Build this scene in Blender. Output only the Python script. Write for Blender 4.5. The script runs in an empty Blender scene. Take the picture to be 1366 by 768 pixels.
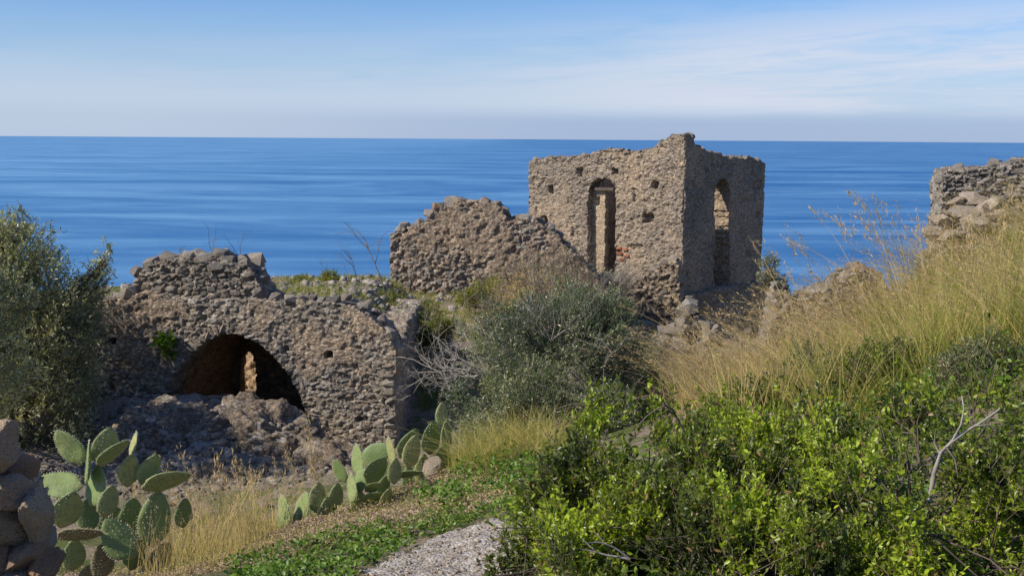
import bpy, bmesh, math, random
import numpy as np
from mathutils import Vector, Matrix, Euler

# ------------------------------------------------------------------ camera, world, sun
scene = bpy.context.scene
COL = scene.collection
scene.render.engine = 'CYCLES'
scene.render.resolution_x = 1024
scene.render.resolution_y = 575
F = 1518.0                                   # focal length in pixels of the 1366 wide photograph
PITCH = math.atan((384 - 183.5) / F)
ROLL = math.radians(0.38)
cam = bpy.data.cameras.new('camera')
cam.sensor_width = 36.0
cam.lens = F / 1366 * 36.0
cam.clip_start = 0.1
cam.clip_end = 200000
camo = bpy.data.objects.new('camera', cam)
COL.objects.link(camo)
RC = (Matrix.Rotation(math.pi / 2 - PITCH, 3, 'X') @ Matrix.Rotation(ROLL, 3, 'Z'))
camo.matrix_world = RC.to_4x4()
scene.camera = camo
scene.view_settings.view_transform = 'Standard'
scene.view_settings.look = 'None'
scene.view_settings.exposure = 0.12
scene.view_settings.gamma = 1.0

SUN_LEFT = math.radians(114)                 # angle from the view direction towards the left
SUN_EL = math.radians(40)
SD = Vector((-math.sin(SUN_LEFT) * math.cos(SUN_EL), math.cos(SUN_LEFT) * math.cos(SUN_EL), math.sin(SUN_EL)))
sun = bpy.data.lights.new('sun', 'SUN')
sun.energy = 5.0
sun.angle = math.radians(0.5)
sun.color = (1.0, 0.92, 0.78)
suno = bpy.data.objects.new('sun', sun)
suno.rotation_euler = SD.to_track_quat('Z', 'Y').to_euler()
COL.objects.link(suno)

W = bpy.data.worlds.new('World')
scene.world = W
W.use_nodes = True
wt = W.node_tree
wt.nodes.clear()


class G:
    """tiny node helper"""
    def __init__(s, tree): s.t = tree
    def n(s, typ, **kw):
        nd = s.t.nodes.new(typ)
        for k, v in kw.items():
            if k == 'ins':
                for a, b in v.items():
                    if isinstance(b, bpy.types.NodeSocket): s.t.links.new(b, nd.inputs[a])
                    else: nd.inputs[a].default_value = b
            else: setattr(nd, k, v)
        return nd
    def m(s, op, a, b=None, c=None, clamp=False):
        nd = s.t.nodes.new('ShaderNodeMath'); nd.operation = op; nd.use_clamp = clamp
        for i, v in enumerate((a, b, c)):
            if v is None: continue
            if isinstance(v, bpy.types.NodeSocket): s.t.links.new(v, nd.inputs[i])
            else: nd.inputs[i].default_value = v
        return nd.outputs[0]
    def mix(s, f, a, b, typ='MIX'):
        nd = s.t.nodes.new('ShaderNodeMix'); nd.data_type = 'RGBA'; nd.blend_type = typ
        for i, v in ((0, f), (6, a), (7, b)):
            if isinstance(v, bpy.types.NodeSocket): s.t.links.new(v, nd.inputs[i])
            else: nd.inputs[i].default_value = (v if i == 0 else (*v, 1) if len(v) == 3 else v)
        return nd.outputs[2]
    def rng(s, v, a, b, c=0.0, d=1.0, smooth=True):
        nd = s.t.nodes.new('ShaderNodeMapRange')
        nd.interpolation_type = 'SMOOTHSTEP' if smooth else 'LINEAR'
        s.t.links.new(v, nd.inputs[0])
        for i, x in enumerate((a, b, c, d)): nd.inputs[i + 1].default_value = x
        return nd.outputs[0]
    def ramp(s, v, stops, mode='LINEAR'):
        nd = s.t.nodes.new('ShaderNodeValToRGB'); cr = nd.color_ramp; cr.interpolation = mode
        while len(cr.elements) < len(stops): cr.elements.new(0.5)
        for e, (p, c) in zip(cr.elements, stops): e.position = p; e.color = (*c, 1)
        s.t.links.new(v, nd.inputs[0]); return nd.outputs[0]


g = G(wt)
sky = g.n('ShaderNodeTexSky', sky_type='NISHITA', sun_disc=False, sun_elevation=SUN_EL, altitude=150,
          air_density=1.0, dust_density=0.4, ozone_density=2.5)
sky.sun_rotation = math.atan2(SD.x, SD.y)
tc = g.n('ShaderNodeTexCoord')
sep = g.n('ShaderNodeSeparateXYZ', ins={0: tc.outputs['Generated']})
az = g.m('ARCTAN2', sep.outputs[0], sep.outputs[1])
el = sep.outputs[2]
# cirrus: long thin streaks, strongest to the right, the veil thins upwards
vec = g.n('ShaderNodeCombineXYZ', ins={0: g.m('MULTIPLY', az, 2.2), 1: g.m('MULTIPLY', g.m('SUBTRACT', el, g.m('MULTIPLY', az, 0.03)), 24.0), 2: 0.3})
warp = g.n('ShaderNodeTexNoise', ins={0: vec.outputs[0], 'Scale': 1.3, 'Detail': 3.0})
vec2 = g.n('ShaderNodeVectorMath', operation='MULTIPLY_ADD', ins={0: warp.outputs['Color'], 1: (0.9, 0.9, 0.9), 2: vec.outputs[0]})
c1 = g.n('ShaderNodeTexNoise', ins={0: vec2.outputs[0], 'Scale': 1.15, 'Detail': 9.0, 'Roughness': 0.55})
c2 = g.n('ShaderNodeTexNoise', ins={0: vec2.outputs[0], 'Scale': 5.0, 'Detail': 8.0, 'Roughness': 0.62})
wisp = g.m('ADD', g.m('MULTIPLY', c1.outputs[0], 0.75), g.m('MULTIPLY', c2.outputs[0], 0.25))
tilt = g.m('ADD', el, g.m('MULTIPLY', g.m('SINE', az), -0.045))
veil = g.rng(tilt, 0.045, 0.115, 1.0, 0.0)
lo = g.rng(wisp, 0.35, 0.56)
cloud = g.m('MULTIPLY', g.m('MULTIPLY', lo, 0.92), g.m('ADD', g.m('MULTIPLY', veil, 0.92), 0.08), clamp=True)
rightb = g.rng(g.m('SINE', az), -0.12, 0.3, 0.25, 1.0)
cloud = g.m('MULTIPLY', g.m('MULTIPLY', cloud, rightb), g.rng(el, 0.012, 0.035))
hz = g.rng(el, 0.0, 0.13, 0.80, 0.0)
lowc = g.mix(g.rng(g.m('SINE', az), -0.35, 0.1), (5.3, 6.2, 8.0), (3.9, 4.9, 7.2))
hzc = g.mix(g.rng(el, 0.012, 0.030), lowc, (5.3, 6.4, 8.2))
base = g.mix(1.0, sky.outputs[0], (0.66, 0.92, 1.34), 'MULTIPLY')
colr = g.mix(hz, base, hzc)
colr = g.mix(cloud, colr, (7.1, 7.4, 8.5))
bg = g.n('ShaderNodeBackground', ins={0: colr, 1: 0.092})
wo = g.n('ShaderNodeOutputWorld', ins={0: bg.outputs[0]})

# ------------------------------------------------------------------ helpers: pixels, noise
def ray(px, py):
    d = RC @ Vector(((px - 683) / F, (384 - py) / F, -1.0))
    return d / d.y
def P(px, py, Y): return ray(px, py) * Y
def onplane(px, py, O, N):
    d = ray(px, py); return d * (O.dot(N) / d.dot(N))

def _h(i, j, k, s):
    x = (i.astype(np.int64) * 73856093) ^ (j.astype(np.int64) * 19349663) ^ (k.astype(np.int64) * 83492791) ^ (s * 2654435761)
    x = x & 0xffffffff
    x = (x ^ (x >> 16)) * 0x45d9f3b & 0xffffffff
    x = (x ^ (x >> 16)) * 0x45d9f3b & 0xffffffff
    return ((x ^ (x >> 16)) & 0xffffff) / float(0x1000000)

def vnoise(p, s=0):
    i = np.floor(p).astype(np.int64); f = p - i; f = f * f * (3 - 2 * f)
    r = 0
    for a in (0, 1):
        wa = f[:, 0] if a else 1 - f[:, 0]
        for b in (0, 1):
            wb = f[:, 1] if b else 1 - f[:, 1]
            for c in (0, 1):
                wc = f[:, 2] if c else 1 - f[:, 2]
                r = r + wa * wb * wc * _h(i[:, 0] + a, i[:, 1] + b, i[:, 2] + c, s)
    return r
def fbm(p, s=0, o=4, lac=2.1, gain=0.5):
    r = 0; a = 1.0; t = 0
    for k in range(o):
        r = r + a * vnoise(p, s + k * 7); t += a; a *= gain; p = p * lac
    return r / t
def fb2(x, y, sc, s=0, o=4):
    x = np.asarray(x, float); y = np.asarray(y, float)
    return fbm(np.stack([x.ravel() * sc, y.ravel() * sc, np.full(x.size, 0.37)], 1), s, o).reshape(x.shape)

def voronoi(p, s=0):
    """3D cellular noise: F1, F2, two random values of the nearest cell, height tilt"""
    i = np.floor(p).astype(np.int64); n = len(p)
    F1 = np.full(n, 9.0); F2 = np.full(n, 9.0); R1 = np.zeros(n); R2 = np.zeros(n); T = np.zeros(n)
    for a in (-1, 0, 1):
        for b in (-1, 0, 1):
            for c in (-1, 0, 1):
                ci = i[:, 0] + a; cj = i[:, 1] + b; ck = i[:, 2] + c
                hx = _h(ci, cj, ck, s); hy = _h(ci, cj, ck, s + 11); hz_ = _h(ci, cj, ck, s + 23)
                dx = ci + hx - p[:, 0]; dy = cj + hy - p[:, 1]; dz = ck + hz_ - p[:, 2]
                d = np.sqrt(dx * dx + dy * dy + dz * dz)
                m = d < F1
                F2 = np.where(m, F1, np.minimum(F2, d))
                F1 = np.where(m, d, F1)
                R1 = np.where(m, _h(ci, cj, ck, s + 37), R1); R2 = np.where(m, _h(ci, cj, ck, s + 41), R2)
                T = np.where(m, dx * (hx - .5) + dy * (hy - .5), T)
    return F1, F2, R1, R2, T
def sstep(x, a, b):
    t = np.clip((x - a) / (b - a), 0, 1); return t * t * (3 - 2 * t)

# ------------------------------------------------------------------ helpers: meshes and objects
def mesh_np(name, v, f, vc=None, mat=None, smooth=False, fs=None):
    """v (n,3); f = (m,k) array or list of such arrays"""
    me = bpy.data.meshes.new(name)
    fs_ = f if isinstance(f, list) else [f]
    fs_ = [np.asarray(a, dtype=np.int32) for a in fs_ if len(a)]
    v = np.asarray(v, dtype=np.float32)
    loops = np.concatenate([a.ravel() for a in fs_])
    tot = np.concatenate([np.full(len(a), a.shape[1], np.int32) for a in fs_])
    start = np.concatenate([[0], np.cumsum(tot)[:-1]]).astype(np.int32)
    me.vertices.add(len(v)); me.vertices.foreach_set('co', v.ravel())
    me.loops.add(len(loops)); me.loops.foreach_set('vertex_index', loops)
    me.polygons.add(len(tot)); me.polygons.foreach_set('loop_start', start); me.polygons.foreach_set('loop_total', tot)
    if smooth: me.polygons.foreach_set('use_smooth', np.ones(len(tot), dtype=bool))
    if vc is not None:
        at = me.attributes.new('vc', 'FLOAT_COLOR', 'POINT')
        c = np.ones((len(v), 4), np.float32); c[:, :vc.shape[1]] = vc
        at.data.foreach_set('color', c.ravel())
    me.update(calc_edges=True)
    if mat: me.materials.append(mat)
    return me

BASE = {}
def tag(o, label=None, cat=None, group=None, kind=None):
    if label: o['label'] = label
    if cat: o['category'] = cat
    if group: o['group'] = group
    if kind: o['kind'] = kind
    return o
def thing(name, loc, label, cat, group=None):
    o = bpy.data.objects.new(name, None); COL.objects.link(o)
    o.empty_display_size = 0.2
    o.location = loc; BASE[o.name] = Vector(loc)
    return tag(o, label, cat, group)
def root_of(o):
    while o.parent: o = o.parent
    return o
def link(name, me, parent=None, kind=None):
    """me in world coordinates unless parent given: then it is shifted to the thing's base"""
    o = bpy.data.objects.new(name, me); COL.objects.link(o)
    if parent is not None:
        b = BASE[root_of(parent).name]
        n = len(me.vertices); a = np.empty(n * 3, np.float32); me.vertices.foreach_get('co', a)
        a = a.reshape(-1, 3) - np.array(b, np.float32); me.vertices.foreach_set('co', a.ravel())
        o.parent = parent
    if kind: o['kind'] = kind
    return o
def solo(name, me, loc, label=None, cat=None, group=None, kind=None):
    """top level one mesh thing with its origin at loc"""
    a = np.empty(len(me.vertices) * 3, np.float32); me.vertices.foreach_get('co', a)
    a = a.reshape(-1, 3) - np.array(loc, np.float32); me.vertices.foreach_set('co', a.ravel())
    o = bpy.data.objects.new(name, me); COL.objects.link(o); o.location = loc
    return tag(o, label, cat, group, kind)
def inst(name, me, M, parent=None):
    o = bpy.data.objects.new(name, me); COL.objects.link(o)
    if parent is not None:
        b = BASE[root_of(parent).name]
        o.parent = parent
        M = Matrix.Translation(-b) @ M
    o.matrix_basis = M
    return o

# ------------------------------------------------------------------ materials
def new_mat(name):
    m = bpy.data.materials.new(name); m.use_nodes = True
    m.node_tree.nodes.clear(); return m, G(m.node_tree)

def stone_mat(name, cols, mortar, bump=0.5, fine=38.0, lichen=0.35, mortar_amt=1.0, val=1.0, agg=17.0):
    m, g = new_mat(name)
    tc = g.n('ShaderNodeTexCoord'); oi = g.n('ShaderNodeObjectInfo')
    at = g.n('ShaderNodeAttribute', attribute_name='vc')
    sp = g.n('ShaderNodeSeparateColor', ins={0: at.outputs['Color']})
    tone = g.m('FRACT', g.m('ADD', sp.outputs[0], oi.outputs['Random']))
    off = g.n('ShaderNodeVectorMath', operation='ADD', ins={0: tc.outputs['Object'], 1: g.n('ShaderNodeCombineXYZ', ins={0: g.m('MULTIPLY', oi.outputs['Random'], 37.0), 1: 3.1, 2: 0.0}).outputs[0]}).outputs[0]
    n1 = g.n('ShaderNodeTexNoise', ins={0: off, 'Scale': 5.0, 'Detail': 6.0, 'Roughness': 0.6})
    n2 = g.n('ShaderNodeTexNoise', ins={0: off, 'Scale': fine, 'Detail': 7.0, 'Roughness': 0.7})
    n3 = g.n('ShaderNodeTexNoise', ins={0: off, 'Scale': 0.55, 'Detail': 4.0, 'Roughness': 0.6})
    k = len(cols)
    base = g.ramp(g.m('ADD', tone, g.m('MULTIPLY', g.m('SUBTRACT', n1.outputs[0], 0.5), 0.35), clamp=True),
                  [(i / (k - 1), c) for i, c in enumerate(cols)])
    base = g.mix(g.m('MULTIPLY', sp.outputs[1], mortar_amt, clamp=True), base, mortar)
    base = g.mix(1.0, base, g.ramp(n2.outputs[0], [(0.30, (0.50, 0.48, 0.45)), (0.44, (1.02, 1.0, 0.97)), (0.56, (1.32, 1.29, 1.24)), (0.72, (2.0, 1.95, 1.85))]), 'MULTIPLY')
    ag = g.n('ShaderNodeTexVoronoi', ins={0: g.n('ShaderNodeVectorMath', operation='MULTIPLY', ins={0: off, 1: (1.0, 1.0, 1.7)}).outputs[0], 'Scale': agg, 'Randomness': 1.0})
    agb = g.n('ShaderNodeRGBToBW', ins={0: ag.outputs['Color']})
    amul = g.mix(g.m('ADD', g.m('MULTIPLY', sp.outputs[1], 0.6), 0.35, clamp=True), (1, 1, 1), g.ramp(agb.outputs[0], [(0.15, (0.62, 0.58, 0.55)), (0.5, (1.06, 1.03, 0.99)), (0.85, (1.65, 1.6, 1.52))]))
    base = g.mix(1.0, base, amul, 'MULTIPLY')
    base = g.mix(g.m('MULTIPLY', g.rng(ag.outputs['Distance'], 0.5, 0.8), 0.35), base, (0.05, 0.043, 0.037))
    base = g.mix(1.0, base, g.ramp(n3.outputs[0], [(0.3, (0.80, 0.80, 0.82)), (0.7, (1.14, 1.08, 1.0))]), 'MULTIPLY')
    li = g.n('ShaderNodeTexNoise', ins={0: off, 'Scale': 13.0, 'Detail': 5.0, 'Roughness': 0.65})
    base = g.mix(g.m('MULTIPLY', g.rng(li.outputs[0], 0.58, 0.68), lichen), base, (0.42 * val, 0.41 * val, 0.37 * val))
    base = g.mix(g.m('MULTIPLY', g.rng(li.outputs[0], 0.42, 0.33), lichen * 1.3), base, (0.075, 0.072, 0.068))
    hgt = g.m('ADD', g.m('ADD', g.m('MULTIPLY', n2.outputs[0], 0.9), g.m('MULTIPLY', n1.outputs[0], 0.5)), g.m('MULTIPLY', ag.outputs['Distance'], -0.5))
    bp = g.n('ShaderNodeBump', ins={'Strength': min(1.0, bump * 1.7), 'Distance': 0.045, 'Height': hgt})
    b = g.n('ShaderNodeBsdfPrincipled', ins={'Base Color': base, 'Roughness': 0.93, 'Specular IOR Level': 0.2, 'Normal': bp.outputs[0]})
    g.n('ShaderNodeOutputMaterial', ins={0: b.outputs[0]})
    return m

def leaf_mat(name, stops, trans=0.35, rough=0.45, spec=0.4, tint=(1.3, 1.35, 0.5)):
    m, g = new_mat(name)
    at = g.n('ShaderNodeAttribute', attribute_name='vc')
    sp = g.n('ShaderNodeSeparateColor', ins={0: at.outputs['Color']})
    base = g.ramp(sp.outputs[0], stops)
    b = g.n('ShaderNodeBsdfPrincipled', ins={'Base Color': base, 'Roughness': rough, 'Specular IOR Level': spec})
    t = g.n('ShaderNodeBsdfTranslucent', ins={0: g.mix(1.0, base, tint, 'MULTIPLY')})
    mx = g.n('ShaderNodeMixShader', ins={0: trans, 1: b.outputs[0], 2: t.outputs[0]})
    g.n('ShaderNodeOutputMaterial', ins={0: mx.outputs[0]})
    return m

def bark_mat(name, c1, c2):
    m, g = new_mat(name)
    tc = g.n('ShaderNodeTexCoord')
    n1 = g.n('ShaderNodeTexNoise', ins={0: tc.outputs['Object'], 'Scale': 22.0, 'Detail': 6.0})
    base = g.ramp(n1.outputs[0], [(0.3, c1), (0.7, c2)])
    bp = g.n('ShaderNodeBump', ins={'Strength': 0.5, 'Distance': 0.01, 'Height': n1.outputs[0]})
    b = g.n('ShaderNodeBsdfPrincipled', ins={'Base Color': base, 'Roughness': 0.85, 'Specular IOR Level': 0.2, 'Normal': bp.outputs[0]})
    g.n('ShaderNodeOutputMaterial', ins={0: b.outputs[0]})
    return m

M_ARCH = stone_mat('vault_masonry', [(0.15, 0.145, 0.135), (0.33, 0.305, 0.275), (0.21, 0.19, 0.17), (0.46, 0.435, 0.395), (0.25, 0.24, 0.23), (0.35, 0.30, 0.25)], (0.30, 0.25, 0.20))
M_TOWER = stone_mat('tower_masonry', [(0.15, 0.135, 0.12), (0.30, 0.255, 0.21), (0.21, 0.18, 0.155), (0.38, 0.335, 0.285), (0.25, 0.21, 0.17)], (0.285, 0.235, 0.185), lichen=0.22)
M_MID = stone_mat('ruin_masonry', [(0.17, 0.16, 0.15), (0.33, 0.285, 0.24), (0.29, 0.20, 0.15), (0.40, 0.37, 0.335), (0.22, 0.21, 0.20)], (0.28, 0.23, 0.18))
M_GREY = stone_mat('grey_drystone', [(0.20, 0.195, 0.19), (0.34, 0.32, 0.30), (0.25, 0.235, 0.22), (0.35, 0.33, 0.30)], (0.20, 0.18, 0.16), lichen=0.4)
M_NEAR = stone_mat('near_stone', [(0.56, 0.43, 0.30), (0.72, 0.64, 0.54), (0.60, 0.37, 0.23), (0.70, 0.58, 0.46)], (0.55, 0.38, 0.24), fine=30.0, lichen=0.5, bump=0.8, agg=60.0)
M_PALE = stone_mat('pale_boulder', [(0.36, 0.33, 0.29), (0.46, 0.41, 0.35), (0.40, 0.34, 0.28)], (0.3, 0.25, 0.2), lichen=0.35)
M_OCHRE = stone_mat('ochre_masonry', [(0.38, 0.28, 0.19), (0.50, 0.39, 0.28), (0.34, 0.25, 0.17)], (0.42, 0.31, 0.21), lichen=0.25)
M_LINING = stone_mat('vault_lining_plaster', [(0.42, 0.32, 0.22), (0.55, 0.44, 0.32), (0.36, 0.26, 0.17)], (0.50, 0.39, 0.27), lichen=0.15)
M_PLASTER = stone_mat('jamb_plaster', [(0.34, 0.28, 0.21), (0.38, 0.31, 0.24)], (0.36, 0.30, 0.225), lichen=0.15)
M_MOUND = stone_mat('mound_rubble', [(0.12, 0.105, 0.09), (0.24, 0.215, 0.185), (0.18, 0.145, 0.11), (0.32, 0.30, 0.27)], (0.17, 0.14, 0.11), lichen=0.4)

M_LEAF = leaf_mat('lentisk_leaf', [(0.0, (0.045, 0.065, 0.018)), (0.35, (0.12, 0.155, 0.024)), (0.75, (0.27, 0.335, 0.030)), (0.97, (0.42, 0.52, 0.04)), (1.0, (0.36, 0.22, 0.09))], trans=0.42, rough=0.36, spec=0.5)
M_OLIVE = leaf_mat('olive_leaf', [(0.0, (0.15, 0.17, 0.09)), (0.45, (0.32, 0.345, 0.19)), (0.8, (0.55, 0.56, 0.38)), (1.0, (0.64, 0.58, 0.34))], trans=0.35, rough=0.36, spec=0.6)
M_SHRUB = leaf_mat('grey_green_leaf', [(0.0, (0.03, 0.055, 0.020)), (0.5, (0.095, 0.145, 0.048)), (0.85, (0.23, 0.28, 0.11)), (1.0, (0.46, 0.44, 0.27))], trans=0.25, rough=0.36, spec=0.6)
M_YGREEN = leaf_mat('yellow_green_leaf', [(0.0, (0.09, 0.115, 0.02)), (0.6, (0.20, 0.23, 0.035)), (1.0, (0.36, 0.34, 0.05))], trans=0.3)
M_COVER = leaf_mat('ground_cover_leaf', [(0.0, (0.055, 0.11, 0.015)), (0.6, (0.13, 0.23, 0.025)), (1.0, (0.22, 0.31, 0.05))], trans=0.35)
M_GRASS = leaf_mat('dry_grass_blade', [(0.0, (0.11, 0.17, 0.025)), (0.3, (0.30, 0.33, 0.06)), (0.55, (0.50, 0.42, 0.14)), (0.8, (0.62, 0.48, 0.20)), (1.0, (0.60, 0.43, 0.24))], trans=0.4, rough=0.6, spec=0.2, tint=(1.2, 1.15, 0.8))
M_LITTER = leaf_mat('dry_leaf_litter', [(0.0, (0.20, 0.13, 0.08)), (0.6, (0.40, 0.29, 0.20)), (1.0, (0.55, 0.43, 0.33))], trans=0.15, rough=0.7, spec=0.1)
M_BARK = bark_mat('bark', (0.06, 0.045, 0.035), (0.16, 0.125, 0.10))
M_TWIG = bark_mat('grey_twig', (0.22, 0.19, 0.165), (0.42, 0.38, 0.34))
M_DTWIG = bark_mat('brown_twig', (0.12, 0.09, 0.07), (0.26, 0.20, 0.155))

def cactus_mats():
    m, g = new_mat('cactus_skin')
    oi = g.n('ShaderNodeObjectInfo'); tc = g.n('ShaderNodeTexCoord')
    at = g.n('ShaderNodeAttribute', attribute_name='vc')
    sp = g.n('ShaderNodeSeparateColor', ins={0: at.outputs['Color']})
    n = g.n('ShaderNodeTexNoise', ins={0: tc.outputs['Object'], 'Scale': 9.0, 'Detail': 6.0})
    nf = g.n('ShaderNodeTexNoise', ins={0: tc.outputs['Object'], 'Scale': 2.3, 'Detail': 2.0})
    base = g.ramp(oi.outputs['Random'], [(0.0, (0.13, 0.20, 0.055)), (0.4, (0.20, 0.28, 0.09)), (0.8, (0.31, 0.36, 0.14)), (1.0, (0.40, 0.38, 0.14))])
    base = g.mix(g.rng(n.outputs[0], 0.45, 0.7), base, (0.17, 0.23, 0.10))
    base = g.mix(g.m('MULTIPLY', g.rng(nf.outputs[0], 0.60, 0.72), 0.55), base, (0.27, 0.24, 0.13))
    ng = g.n('ShaderNodeTexNoise', ins={0: tc.outputs['Object'], 'Scale': 26.0, 'Detail': 4.0})
    base = g.mix(g.m('MULTIPLY', g.rng(ng.outputs[0], 0.57, 0.66), 0.75), base, (0.30, 0.25, 0.15))
    ss = g.n('ShaderNodeSeparateXYZ', ins={0: tc.outputs['Object']})
    base = g.mix(g.m('MULTIPLY', g.rng(g.m('ADD', ss.outputs[2], g.m('MULTIPLY', n.outputs[0], 0.3)), 0.32, 0.16), 0.7), base, (0.27, 0.22, 0.12))
    bp = g.n('ShaderNodeBump', ins={'Strength': 0.25, 'Distance': 0.01, 'Height': n.outputs[0]})
    b = g.n('ShaderNodeBsdfPrincipled', ins={'Base Color': base, 'Roughness': 0.5, 'Specular IOR Level': 0.4, 'Normal': bp.outputs[0], 'Subsurface Weight': 0.0})
    g.n('ShaderNodeOutputMaterial', ins={0: b.outputs[0]})
    s, g = new_mat('cactus_spine')
    b = g.n('ShaderNodeBsdfPrincipled', ins={'Base Color': (0.72, 0.66, 0.48, 1), 'Roughness': 0.6})
    g.n('ShaderNodeOutputMaterial', ins={0: b.outputs[0]})
    w, g = new_mat('cactus_woody_skin')
    tc = g.n('ShaderNodeTexCoord')
    n = g.n('ShaderNodeTexNoise', ins={0: tc.outputs['Object'], 'Scale': 14.0, 'Detail': 7.0})
    base = g.ramp(n.outputs[0], [(0.3, (0.16, 0.12, 0.06)), (0.55, (0.27, 0.22, 0.12)), (0.75, (0.36, 0.33, 0.20))])
    bp = g.n('ShaderNodeBump', ins={'Strength': 0.7, 'Distance': 0.02, 'Height': n.outputs[0]})
    b = g.n('ShaderNodeBsdfPrincipled', ins={'Base Color': base, 'Roughness': 0.85, 'Normal': bp.outputs[0]})
    g.n('ShaderNodeOutputMaterial', ins={0: b.outputs[0]})
    return m, s, w
M_PAD, M_SPINE, M_WOODY = cactus_mats()

def ground_mat():
    m, g = new_mat('hillside_soil')
    tc = g.n('ShaderNodeTexCoord'); at = g.n('ShaderNodeAttribute', attribute_name='vc')
    sp = g.n('ShaderNodeSeparateColor', ins={0: at.outputs['Color']})
    n1 = g.n('ShaderNodeTexNoise', ins={0: tc.outputs['Object'], 'Scale': 1.3, 'Detail': 8.0, 'Roughness': 0.65})
    n2 = g.n('ShaderNodeTexNoise', ins={0: tc.outputs['Object'], 'Scale': 26.0, 'Detail': 8.0, 'Roughness': 0.7})
    soil = g.ramp(n2.outputs[0], [(0.25, (0.13, 0.095, 0.065)), (0.5, (0.26, 0.20, 0.145)), (0.75, (0.42, 0.35, 0.27))])
    green = g.ramp(n2.outputs[0], [(0.3, (0.05, 0.07, 0.018)), (0.7, (0.15, 0.17, 0.045))])
    base = g.mix(g.m('MULTIPLY', g.rng(n1.outputs[0], 0.42, 0.58), g.m('SUBTRACT', 1.0, sp.outputs[1])), soil, green)
    rock = g.ramp(n2.outputs[0], [(0.25, (0.13, 0.115, 0.10)), (0.5, (0.27, 0.24, 0.21)), (0.75, (0.42, 0.39, 0.35))])
    base = g.mix(sp.outputs[1], base, rock)
    bp = g.n('ShaderNodeBump', ins={'Strength': 0.8, 'Distance': 0.05, 'Height': n2.outputs[0]})
    b = g.n('ShaderNodeBsdfPrincipled', ins={'Base Color': base, 'Roughness': 0.95, 'Specular IOR Level': 0.15, 'Normal': bp.outputs[0]})
    g.n('ShaderNodeOutputMaterial', ins={0: b.outputs[0]})
    return m
M_GROUND = ground_mat()

def gravel_mat():
    m, g = new_mat('path_gravel')
    tc = g.n('ShaderNodeTexCoord')
    v = g.n('ShaderNodeTexVoronoi', ins={0: tc.outputs['Object'], 'Scale': 55.0})
    n = g.n('ShaderNodeTexNoise', ins={0: tc.outputs['Object'], 'Scale': 9.0, 'Detail': 8.0, 'Roughness': 0.7})
    base = g.ramp(n.outputs[0], [(0.3, (0.20, 0.165, 0.13)), (0.46, (0.34, 0.30, 0.26)), (0.6, (0.46, 0.425, 0.39))])
    vb_ = g.n('ShaderNodeRGBToBW', ins={0: v.outputs['Color']})
    base = g.mix(1.0, base, g.ramp(vb_.outputs[0], [(0.2, (0.72, 0.70, 0.68)), (0.8, (1.15, 1.13, 1.1))]), 'MULTIPLY')
    hgt = g.m('ADD', g.m('MULTIPLY', v.outputs[0], -0.7), n.outputs[0])
    bp = g.n('ShaderNodeBump', ins={'Strength': 0.9, 'Distance': 0.02, 'Height': hgt})
    b = g.n('ShaderNodeBsdfPrincipled', ins={'Base Color': base, 'Roughness': 0.9, 'Normal': bp.outputs[0]})
    g.n('ShaderNodeOutputMaterial', ins={0: b.outputs[0]})
    return m

def sea_mat():
    m, g = new_mat('sea_water')
    geo = g.n('ShaderNodeNewGeometry')
    mp = g.n('ShaderNodeMapping', ins={0: geo.outputs['Position'], 3: (0.00035, 0.0011, 1.0)})
    mp.inputs['Rotation'].default_value = (0, 0, 0.05)
    n1 = g.n('ShaderNodeTexNoise', ins={0: mp.outputs[0], 'Scale': 1.6, 'Detail': 10.0, 'Roughness': 0.68, 'Distortion': 2.2})
    mp2 = g.n('ShaderNodeMapping', ins={0: geo.outputs['Position'], 3: (0.004, 0.012, 1.0)})
    n2 = g.n('ShaderNodeTexNoise', ins={0: mp2.outputs[0], 'Scale': 1.3, 'Detail': 9.0, 'Roughness': 0.7, 'Distortion': 0.3})
    mp3 = g.n('ShaderNodeMapping', ins={0: geo.outputs['Position'], 3: (0.05, 0.13, 1.0)})
    n3 = g.n('ShaderNodeTexNoise', ins={0: mp3.outputs[0], 'Scale': 2.0, 'Detail': 8.0, 'Roughness': 0.7})
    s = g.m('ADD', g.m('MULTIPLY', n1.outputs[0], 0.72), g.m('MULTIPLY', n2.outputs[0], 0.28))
    slick_glitter = g.rng(s, 0.36, 0.74)
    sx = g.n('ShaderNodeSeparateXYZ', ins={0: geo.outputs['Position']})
    slick_glitter = g.m('ADD', g.m('MULTIPLY', slick_glitter, 0.8), g.rng(sx.outputs[0], 1200.0, -2500.0, 0.0, 0.30), clamp=True)  # paler towards the left: sun-side glitter painted into the water colour
    base = g.mix(slick_glitter, (0.006, 0.100, 0.290), (0.18, 0.38, 0.60))
    rough = g.m('ADD', 0.42, g.m('MULTIPLY', slick_glitter, -0.10))
    bp = g.n('ShaderNodeBump', ins={'Strength': 0.55, 'Distance': 2.0, 'Height': g.m('ADD', n3.outputs[0], g.m('MULTIPLY', n2.outputs[0], 0.6))})
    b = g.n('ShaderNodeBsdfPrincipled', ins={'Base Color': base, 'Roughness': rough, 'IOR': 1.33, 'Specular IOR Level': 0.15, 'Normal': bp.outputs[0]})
    g.n('ShaderNodeOutputMaterial', ins={0: b.outputs[0]})
    return m

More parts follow.
